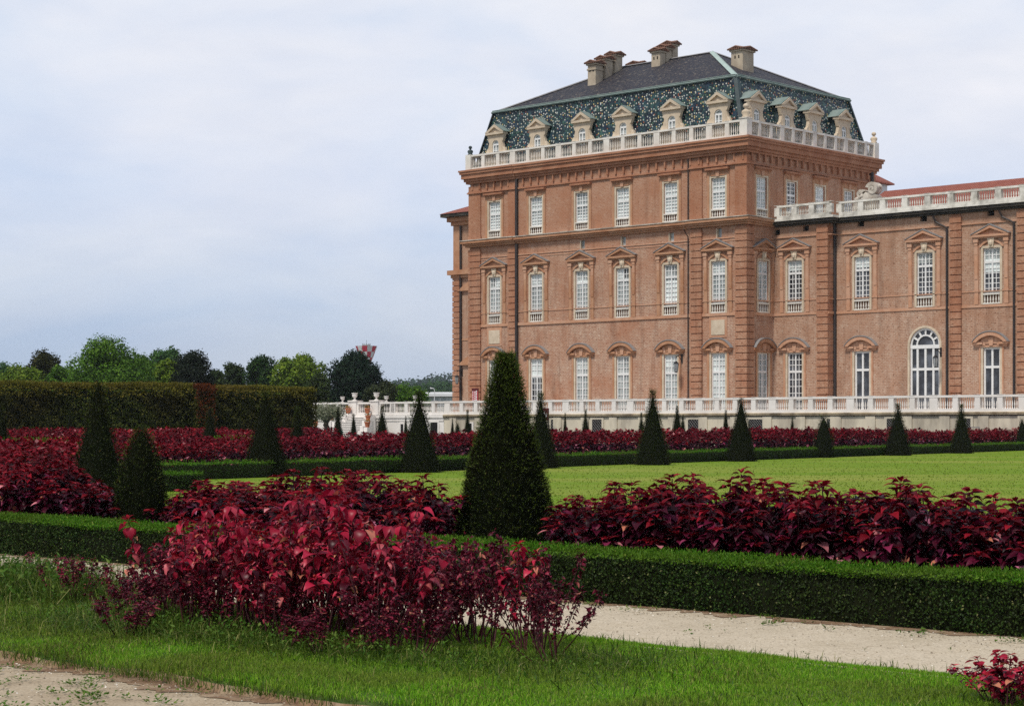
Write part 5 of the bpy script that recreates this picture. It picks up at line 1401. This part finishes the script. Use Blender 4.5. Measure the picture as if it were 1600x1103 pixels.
# tall hornbeam hedge
def tall(x0, x1, ytop0, ytop1, Y0_, Y1_, mats, lab, wd=2.0, ends=(True, True)):
    bd = .75 if 'russet' in lab else .14
    p0 = np.array([(x0-CX)/FP*Y0_, Y0_]); p1 = np.array([(x1-CX)/FP*Y1_, Y1_]); h = EYE + (HZ-(ytop0+ytop1)/2)/FP*(Y0_+Y1_)/2
    nb = NB(); hedge_box(nb, p0, p1, wd, h-.25, .13, 230, shoots=1.6, roll=.22, ends=ends, band=bd)
    tag(nb.build('hornbeam_hedge', mats), lab, 'hedge')
hm_ = [M['hornbeam'], M['hornbeam_top'], M['yew_core']]
tall(-60, 297, 598, 600, 110, 117, hm_, 'tall dark clipped hedge with yellowish top, longer run at the picture edge')
tall(298, 327, 602, 602, 116.4, 117, [M['hornbeam'], M['russet'], M['yew_core']], 'russet orange leaved end of the tall hedge')
tall(329, 484, 604, 606, 118.5, 122, hm_, 'tall clipped hedge run ending in front of the terrace stairs')

# ================================================================== TOPIARIES
def cone_topiary(h, R, prof, n_s, leaf, tipn, lab=None, seedlump=0.0, mats=('yew','yew_tip','yew_core'), shag=.0):
    """prof: (z fraction, radius fraction)"""
    nb = NB(); zs, rs = zip(*prof)
    f = lambda z: np.interp(z, zs, rs)
    zz = np.linspace(0, 1, 400); wts = f(zz)+.03; cdf = np.cumsum(wts); cdf /= cdf[-1]
    z = np.interp(rng.random(n_s), cdf, zz); a = rng.random(n_s)*2*PI
    lump = 1 + seedlump*(np.sin(a*3+z*9)+np.sin(a*5-z*14))*.5
    r = f(z)*R*lump; r = r - rng.random(n_s)**2*min(.08, R*.1)
    P = np.column_stack([r*np.cos(a), r*np.sin(a), z*h]); N0 = np.column_stack([np.cos(a), np.sin(a), np.full(n_s,.35)])
    D = unit(N0 + .65*rng.normal(size=(n_s,3)) + np.array([0,0,.25]))
    place(nb, LEAF4, P, D, rvec(n_s), leaf*rng.uniform(.6,1.4,n_s), leaf*rng.uniform(.35,.7,n_s))
    # untrimmed sprays, longer towards the top
    k = tipn
    if k:
        z = (1 - rng.random(k)**1.35)*.985; a = rng.random(k)*2*PI; r = f(z)*R
        P = np.column_stack([r*np.cos(a), r*np.sin(a), z*h]); ln = leaf*(.9+1.7*z**2*shag)*rng.uniform(.6,1.3,k)
        D = unit(np.column_stack([np.cos(a), np.sin(a), .25+.9*z]) + .35*rng.normal(size=(k,3)))
        for q in range(4):
            place(nb, LEAF4, P + D*(ln*q*.45)[:,None], D+.55*rng.normal(size=(k,3)), rvec(k), leaf*1.1, leaf*.42, 1 if q > 1 else 0)
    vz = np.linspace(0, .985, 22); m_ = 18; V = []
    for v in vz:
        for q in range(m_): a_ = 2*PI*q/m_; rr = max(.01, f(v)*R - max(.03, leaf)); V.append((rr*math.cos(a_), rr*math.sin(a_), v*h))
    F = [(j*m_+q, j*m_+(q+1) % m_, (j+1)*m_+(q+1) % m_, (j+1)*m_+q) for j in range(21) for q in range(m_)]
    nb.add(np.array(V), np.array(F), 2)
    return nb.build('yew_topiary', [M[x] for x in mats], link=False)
PB = [(0,1.02),(.07,1.0),(.138,.96),(.27,.885),(.388,.79),(.506,.67),(.62,.52),(.74,.375),(.86,.255),(.93,.165),(.97,.085),(1,.02)]
PC = [(0,1.0),(.04,1.0),(.5,.56),(.85,.21),(.95,.12),(1,.03)]
PR = [(0,.95),(.2,1.0),(.45,.88),(.68,.66),(.85,.42),(.95,.2),(1,.04)]
PT = [(0,1.0),(.04,1.0),(.45,.60),(.72,.32),(.8,.2),(.9,.14),(1,.04)]
GT = 'clipped dark yew cones'
def topi(mesh, X, Y, lab, s=1.0, sz=1.0, rz=0):
    o = bpy.data.objects.new('yew_topiary', mesh); COL.objects.link(o); o.location = (X, Y, 0); o.scale = (s, s, sz); o.rotation_euler = (0,0,rz)
    return tag(o, lab, 'topiary', GT)
bigX, bigY = de(15.55, -14.37)
bigY = 21.3; bigX = (790-CX)/FP*bigY
topi(cone_topiary(EYE+(HZ-553)/FP*bigY, 80*bigY/FP, PB, 38000, .030, 5200, shag=.55, seedlump=.05), bigX, bigY, 'largest yew cone with a shaggy top, standing before the brick facade')
sY = 25.7; topi(cone_topiary(EYE+(HZ-670)/FP*sY, 44*sY/FP, PR, 12000, .034, 500, shag=.5, seedlump=.10), (221-CX)/FP*sY, sY, 'rounded unclipped yew bush behind the near box hedge, squatter than the cones')
farc = [cone_topiary(1.0*2.7, .62, PC, 6000, .055, 150, shag=.2, seedlump=.06), cone_topiary(2.7, .62, PT, 6000, .055, 420, shag=.35, seedlump=.07)]
farr = cone_topiary(2.0, .55, PR, 2600, .07, 160, shag=.6, seedlump=.12)
def far(cx, top, base_or_Y, wpx, lab, k=0, Y=None):
    Y = Y or EYE*FP/(base_or_Y-HZ); h = EYE+(HZ-top)/FP*Y; R = wpx/2*Y/FP
    topi(farc[k], (cx-CX)/FP*Y, Y, lab, R/.62, h/2.7, rng.uniform(0, 6))
far(153, 598, 0, 108, 'tall dark yew cone beside the rounded yew, rising past the tall hedge top', 0, Y=34)
far(415, 613, 0, 70, 'yew cone standing alone before the middle of the tall hedge', 0, Y=61)
far(655, 612, 0, 65, 'yew cone with bristly tip before the white balustrade, towards the stairs', 1, Y=66.5)
far(845, 615, 0, 53, 'yew cone half hidden behind the largest cone', 1, Y=73)
far(1020, 610, 0, 55, 'tall yew cone with a topknot below the fifth ground-floor window', 1, Y=79)
far(1158, 622, 0, 48, 'yew cone below the corner pier of the tall block', 0, Y=87)
far(1403, 631, 0, 42, 'yew cone with yellowish tip below the arched door', 1, Y=104)
far(1502, 632, 0, 36, 'yew cone beside the grey metal barrier', 1, Y=112)
far(328, 637, 0, 38, 'yew cone before the russet hedge end', 0, Y=80)
far(465, 637, 0, 38, 'yew cone at the right end of the tall hedge', 1, Y=75)
far(2, 632, 0, 46, 'yew cone cut by the left picture edge', 0, Y=62)
far(109, 643, 0, 22, 'small yew cone before the dark tall hedge, left of the tall cone', 0, Y=104)
far(225, 662, 0, 16, 'tiny yew cone low against the tall hedge behind the rounded yew', 0, Y=104)
far(374, 652, 0, 16, 'tiny yew cone between the russet hedge end and the lone cone', 0, Y=106)
far(443, 652, 0, 16, 'tiny yew cone just left of the tall hedge end', 0, Y=106)
far(528, 636, 0, 24, 'slim yew cone before the stairs, near the turquoise planter', 0, Y=108)
far(552.5, 646, 0, 18, 'small yew cone directly before the stairs', 0, Y=116)
far(597, 635, 0, 32, 'yew cone with spiky tip before the palace side of the stairs', 1, Y=104)
far(634, 650, 0, 13, 'thin yew cone by the small barred window of the white wall', 0, Y=118)
far(707, 654, 0, 12, 'tiny yew cone left of a round shrub under the red banner', 0, Y=118)
far(730.5, 641, 0, 18, 'narrow yew cone under the red banner', 1, Y=112)
far(883, 645, 0, 12, 'thin yew cone before the wall near the maroon notice', 0, Y=118)
far(915, 641, 0, 22, 'small yew cone beside a barred cellar opening', 1, Y=113)
far(1002, 645, 0, 18, 'thin yew cone peeping out left of the topknot cone', 1, Y=116)
far(1058, 634, 0, 28, 'bright edged yew cone right of the topknot cone', 0, Y=105)
far(1067, 648, 0, 16, 'thin yew cone partly behind the bright edged cone', 0, Y=114)
far(1134, 640, 0, 18, 'thin yew cone left of the corner pier cone', 0, Y=112)
far(1238, 652, 0, 15, 'short blunt yew cone below the wing corner window', 0, Y=116)
def rnd(cx, top, wpx, Y, lab):
    h = EYE+(HZ-top)/FP*Y; topi(farr, (cx-CX)/FP*Y, Y, lab, wpx/2*Y/FP/.55, h/2.0, rng.uniform(0,6))
rnd(1287, 651, 30, 97, 'shaggy rounded yew bush below the wing pier')
rnd(715, 661, 14, 118, 'low round shrub under the red banner')
rnd(1597, 655, 18, 127, 'rounded shrub at the far right end of the terrace wall')

# ================================================================== RED PLANTS
def stem_tube(nb, pts, r0, r1, n=5, mi=0):
    P = np.array(pts, float); V = []; k = len(P)
    for i in range(k):
        r = r0 + (r1-r0)*i/(k-1)
        for q in range(n): a = 2*PI*q/n; V.append(P[i] + np.array([r*math.cos(a), r*math.sin(a), 0]))
    F = [(j*n+q, j*n+(q+1) % n, (j+1)*n+(q+1) % n, (j+1)*n+q) for j in range(k-1) for q in range(n)]
    nb.add(np.array(V), np.array(F), mi)
def whorl(nb, c, n, length, pitch, wfac=1.0, jit=.25, a0=None, mi=0, tm=LEAFB):
    a = (rng.uniform(0,2*PI) if a0 is None else a0) + 2*PI*np.arange(n)/n + rng.normal(size=n)*.25
    p = pitch + rng.normal(size=n)*jit
    D = np.column_stack([np.cos(a)*np.cos(p), np.sin(a)*np.cos(p), np.sin(p)]); N0 = np.column_stack([-np.cos(a)*np.sin(p), -np.sin(a)*np.sin(p), np.cos(p)]) + .25*rng.normal(size=(n,3))
    S = length*rng.uniform(.7,1.25,n); place(nb, tm, np.array(c) + D*(length*.22), D, N0, S, S*wfac*rng.uniform(.85,1.2,n), mi)
def bed_plant():
    """upright, dense, star-shaped top; unit height about 1.05"""
    h = 1.05; st_, lf = NB(), NB(); lean = rng.normal(size=2)*.05
    axes_ = [(np.array([0,0.0]), h)] + [(rng.normal(size=2)*.11, h*rng.uniform(.68,.93)) for _ in range(5)]
    axes_ = [axes_[0]] + [(o_, h*rng.uniform(.62,.88)) for o_, _ in axes_[1:]]
    for off, hh in axes_:
        lead = 1 if hh > .88*h else 0; top = np.array([*(off*1.6+lean), hh]); stem_tube(st_, [(off[0]*.2, off[1]*.2, 0), (*(off+lean*.5), hh*.5), tuple(top)], .012, .005)
        z = .12*hh
        while z < hh*.94:
            t = z/hh; c = np.array([*(off*(.2+1.4*t)+lean*t), z]); L_ = .142*(1-.25*t)*rng.uniform(.8,1.15)
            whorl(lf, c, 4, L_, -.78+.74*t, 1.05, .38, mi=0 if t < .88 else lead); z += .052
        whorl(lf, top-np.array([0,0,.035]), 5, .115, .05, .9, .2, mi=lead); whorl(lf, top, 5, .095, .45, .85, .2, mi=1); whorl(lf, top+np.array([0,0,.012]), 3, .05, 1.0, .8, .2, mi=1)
    return st_, lf
def lush_plant():
    """loose, big drooping heart-shaped leaves"""
    h = 1.0; st_, lf = NB(), NB()
    for q in range(5):
        off = rng.normal(size=2)*.13; hh = h*(1 if q == 0 else rng.uniform(.6,.92)); top = np.array([*(off*1.5), hh])
        stem_tube(st_, [(off[0]*.3, off[1]*.3, 0), (*(off*.8), hh*.5), tuple(top)], .009, .004)
        z = .46*hh
        while z < hh*.93:
            t = z/hh; c = np.array([*(off*(.3+1.2*t)), z]); whorl(lf, c, 3, rng.choice([.045,.06,.075,.12], p=[.36,.36,.22,.06])*(.64+.42*t), -.95+.6*t, 1.0, .5); z += .05
        whorl(lf, top-np.array([0,0,.03]), 5, .10, -.45, 1.05, .35, mi=0); whorl(lf, top, 4, .075, .15, 1.0, .3, mi=1 if q == 0 else 0); whorl(lf, top+np.array([0,0,.015]), 3, .055, .8, .9, .2, mi=1)
    return st_, lf
def wither_plant():
    h = .85; st_, lf = NB(), NB()
    for q in range(6):
        off = rng.normal(size=2)*.10; hh = h*rng.uniform(.62,1.0); top = np.array([*(off*1.8), hh])
        stem_tube(st_, [(off[0]*.4, off[1]*.4, 0), (*(off*1.2+rng.normal(size=2)*.02), hh*.5), tuple(top)], .007, .003)
        n = 52; t = .42 + .58*rng.random(n)**.6; c = np.column_stack([off[0]*(.5+1.3*t), off[1]*(.5+1.3*t), t*hh]); a = rng.random(n)*2*PI
        D = np.column_stack([np.cos(a), np.sin(a), rng.normal(size=n)*.5-1.0]); P = c + D*np.array([.015,.015,.01])
        place(lf, LEAFB, P, D, rvec(n)*.8+np.array([0,0,.7]), rng.uniform(.02,.055,n), rng.uniform(.018,.045,n))
        k = 16; c = top + rng.normal(size=(k,3))*np.array([.022,.022,.045]); place(lf, LEAFB, c, rvec(k)-np.array([0,0,.4]), rvec(k), rng.uniform(.025,.06,k), rng.uniform(.02,.045,k))
    return st_, lf
KIND = {}
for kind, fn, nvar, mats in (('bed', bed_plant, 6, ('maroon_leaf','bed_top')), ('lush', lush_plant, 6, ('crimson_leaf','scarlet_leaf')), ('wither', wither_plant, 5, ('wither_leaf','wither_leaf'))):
    KIND[kind] = []
    for q in range(nvar):
        a, b = fn(); KIND[kind].append((a.build('stem', M['stem'], link=False), b.build('foliage', [M[x] for x in mats], link=False, smooth=True)))
HT = {'bed': 1.05, 'lush': 1.0, 'wither': .85}
def plant(kind, X, Y, z, h, lab, group, tilt=.06, wide=None):
    sm, fm = KIND[kind][int(rng.integers(len(KIND[kind])))]
    o = bpy.data.objects.new('red_plant', None); COL.objects.link(o); s = h/HT[kind]; wd = wide or max(.72, min(1.15, s))
    o.location = (X, Y, z); o.scale = (wd, wd, s); o.rotation_euler = (rng.normal()*tilt, rng.normal()*tilt, rng.uniform(0, 2*PI)); o.empty_display_size = .1
    tag(o, lab, 'plant', group)
    for nme, me in (('stem', sm), ('foliage', fm)):
        c = bpy.data.objects.new(nme, me); COL.objects.link(c); c.parent = o
    return o
# foreground clump on the grass strip
tx = [120,165,200,240,285,330,400,480,540,600,650,700,760,800,850,890,915]
ty = [990,965,905,872,818,806,802,782,794,808,838,838,862,858,890,930,970]
cnt = 0; tries = 0; pts_ = []
while cnt < 88 and tries < 9000:
    tries += 1
    e = rng.uniform(-13.4, -7.6); d = rng.uniform(8.25, 10.35)
    if min([9]+[(d-a)**2+(e-b)**2 for a, b in pts_]) < .135**2: continue
    X, Y = de(d, e); x = CX + X/Y*FP
    if x < 145 or x > 900: continue
    gy = HZ + EYE*FP/Y; front = np.interp(x, [130,250,450,650,800,910], [1005,1020,1045,1050,1035,1010])
    if gy > front: continue
    cap = (gy - np.interp(x, tx, ty))*Y/FP
    if cap < .16: continue
    if (d < 8.8 and rng.random() < .62) or (x < 275 and rng.random() < .55): continue
    pts_.append((d, e)); cnt += 1
    depth = (d-8.25)/2.1
    lush = 255 < x < 640 and rng.random() < (.85 if depth > .3 else .3)
    h = cap*rng.uniform(.62, 1.0) if depth > .3 else min(cap, rng.uniform(.28,.55))
    h = min(h, 1.12)
    if lush: plant('lush', X, Y, .06, h, 'crimson plant with large drooping leaves in the grass strip clump', 'crimson plants of the foreground clump', .10)
    else: plant('wither', X, Y, .06, min(h, .95)*rng.uniform(.85,1.05), 'withered dark red plant on thin stems in the clump on the grass strip', 'withered plants of the foreground clump', .13, wide=1.0)
for x_, ty_, d_ in ((850, 905, 9.5), (868, 935, 9.2), (838, 880, 9.7), (765, 858, 9.6), (720, 842, 9.9), (160, 962, 9.0), (190, 915, 9.4), (215, 905, 9.1), (245, 880, 9.6), (265, 868, 9.3)):
    r = (x_-CX)/FP; Y = d_/(EY[0]*r+EY[1]); plant('wither', r*Y, Y, .06, (HZ+EYE*FP/Y-ty_)*Y/FP, 'withered dark red plant on thin stems in the clump on the grass strip', 'withered plants of the foreground clump', .1, wide=.9)
for x_, ty_, d_ in ((815, 868, 9.5), (505, 776, 9.6), (330, 806, 9.3), (455, 830, 9.0), (400, 795, 9.5), (570, 792, 9.5), (285, 820, 9.2)):
    r = (x_-CX)/FP; Y = d_/(EY[0]*r+EY[1]); plant('lush', r*Y, Y, .06, (HZ+EYE*FP/Y-ty_)*Y/FP, 'crimson plant with large drooping leaves in the grass strip clump', 'crimson plants of the foreground clump', .05)
# withered tuft at the picture edge and young plants at the opposite edge
for k in range(4):
    x = rng.uniform(20, 125); d = rng.uniform(9.2, 10.4); r = (x-CX)/FP; Y = d/(EY[0]*r+EY[1])
    plant('wither', r*Y, Y, .06, rng.uniform(.26,.46), 'withered dark red plant in the grassy tuft at the left picture edge', 'withered plants of the left tuft', .2, wide=.85)
for k in range(10):
    x = 1562 + 9*k + rng.uniform(-4, 4); d = rng.uniform(9.2, 9.85); r = (x-CX)/FP; Y = d/(EY[0]*r+EY[1]); gy = HZ+EYE*FP/Y
    plant('lush', r*Y, Y, .06, min(.42, max(.2, (gy-np.interp(x, [1525,1560,1600,1650],[1072,1032,1045,1040]))*Y/FP))*rng.uniform(.8,1), 'young crimson plant at the lower right picture corner', 'young plants at the right corner', .1, wide=.6)
# bed rows behind the near hedge
def bed_rows(x0, x1, tops, lab, grp, d_rows=(14.38, 14.75, 15.15, 15.6, 16.1), step=.36, skip=None):
    xs_, ys_ = zip(*tops)
    for j, d in enumerate(d_rows):
        def e_of(x):
            r = (x-CX)/FP; Y = d/(EY[0]*r+EY[1]); return Y*(EX[0]*r+EX[1])
        e0, e1 = sorted((e_of(x0), e_of(x1))); e = e0 + rng.uniform(0, step)
        while e < e1:
            X, Y = de(d + rng.normal()*.08, e + rng.normal()*.05); x = CX + X/Y*FP; gy = HZ+EYE*FP/Y
            e += step*rng.uniform(.85, 1.2)
            if skip and skip[0] < x < skip[1]: continue
            cap = (gy-np.interp(x, xs_, ys_))*Y/FP
            plant('bed', X, Y, .01, max(.35, cap*(rng.choice([1.04,.94,.86], p=[.36,.36,.28])*rng.uniform(.96,1.03) if j >= 1 else rng.uniform(.70,.88))), lab, grp, .05, wide=rng.uniform(.95,1.2))
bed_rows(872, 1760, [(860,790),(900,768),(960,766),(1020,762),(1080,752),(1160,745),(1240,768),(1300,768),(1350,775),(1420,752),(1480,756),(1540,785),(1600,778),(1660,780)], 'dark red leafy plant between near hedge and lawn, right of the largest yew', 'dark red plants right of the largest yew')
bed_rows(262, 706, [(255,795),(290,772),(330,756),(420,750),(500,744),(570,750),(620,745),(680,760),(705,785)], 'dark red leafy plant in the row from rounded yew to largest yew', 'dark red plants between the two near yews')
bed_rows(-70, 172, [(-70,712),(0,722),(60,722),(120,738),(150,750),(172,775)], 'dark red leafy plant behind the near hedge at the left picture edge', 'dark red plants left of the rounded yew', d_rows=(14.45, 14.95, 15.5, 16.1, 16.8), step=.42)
# far masses of red plants: nobody could count them
def red_mass(pts, hfun, label, spacing=.32, leaf=.15):
    P = np.array(pts); lo, hi = P.min(0), P.max(0); nb = NB(); A = (hi-lo).prod(); n = int(A/spacing**2)
    Q = lo + rng.random((n,2))*(hi-lo); ins = np.zeros(n, bool); j = len(P)-1
    for i in range(len(P)):
        c = ((P[i,1] > Q[:,1]) != (P[j,1] > Q[:,1])) & (Q[:,0] < (P[j,0]-P[i,0])*(Q[:,1]-P[i,1])/(P[j,1]-P[i,1]+1e-12)+P[i,0]); ins ^= c; j = i
    Q = Q[ins]; ok = in_view(Q, .012); Q = Q[ok]; n = len(Q)
    if n == 0: return
    h = hfun(Q)*rng.uniform(.84,1.06,n)
    for lev, (fz, k, pit, mi) in enumerate(((1.0,6,.25,0),(.86,6,-.05,0),(.66,5,-.35,1),(.45,5,-.5,1),(.24,4,-.5,1))):  # sunlight painted in: bright red tops over dark maroon lower leaves
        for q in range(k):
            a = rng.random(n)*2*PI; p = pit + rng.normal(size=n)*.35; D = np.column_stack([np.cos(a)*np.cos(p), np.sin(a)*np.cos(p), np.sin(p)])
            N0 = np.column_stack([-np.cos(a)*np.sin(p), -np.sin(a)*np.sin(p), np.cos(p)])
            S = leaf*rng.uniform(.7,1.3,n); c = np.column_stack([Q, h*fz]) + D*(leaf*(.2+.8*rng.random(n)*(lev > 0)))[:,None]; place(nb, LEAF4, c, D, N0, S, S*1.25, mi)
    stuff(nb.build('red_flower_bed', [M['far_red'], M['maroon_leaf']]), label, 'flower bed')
def along(Q): return (Q-H0)@HD
def hE(Q):
    t = along(Q); return np.interp(t, [-8,0,10,20,34,40,52,60,66,74,82], [.98,1.03,1.15,1.22,1.22,1.30,1.27,1.26,1.1,1.06,1.22])*(1+.05*np.sin(t*.55)+.04*np.sin(t*1.7))
red_mass([hl(-7,1.3), hl(12.5,1.3), hl(12.5,7.5), hl(-7,7.5)], hE, 'red leafy bed behind the far hedge, before the stairs and tall hedge')
red_mass([hl(12.7,1.3), hl(36,1.3), hl(36,8), hl(12.7,8)], hE, 'red leafy bed behind the far hedge, between the largest yew and the topknot cone', .34, .17)
red_mass([hl(36.2,1.3), hl(92,1.3), hl(92,7), hl(36.2,7)], hE, 'red leafy bed below the palace corner and wing', .36, .18)
red_mass([(-17,33), (-8.6,33), (-9.2,44), (-12.5,55), (-22,55)], lambda Q: 1.08+.06*np.sin(Q[:,0]*2)+.05*np.sin(Q[:,1]*1.3), 'bright red leafy bed at the left edge beside the tall yew cone', .27, .14)
red_mass([(-29,84), (-9,88), (-9,101), (-34,101)], lambda Q: 1.3+.06*np.sin(Q[:,0]*1.1), 'red leafy bed along the foot of the tall hedge', .36, .17)
red_mass([(-20,62), (-13.5,60), (-12.5,72), (-22,74)], lambda Q: 1.15+.1*np.sin(Q[:,0]*1.3), 'red leafy bed behind the tall yew cone, beside the russet hedge end', .34, .16)
# low clipped edging of the left beds
for a, b, lab in (((-18.5,58.0), (-13.4,58.6), 'thin clipped edging hedge at the left picture edge'), ((-10.8,70.5), (-8.6,71), 'thin clipped edging hedge before the lone yew cone')):
    nb = NB(); hedge_box(nb, a, b, .6, 1.12, .06, 420, shoots=.3, roll=.04)
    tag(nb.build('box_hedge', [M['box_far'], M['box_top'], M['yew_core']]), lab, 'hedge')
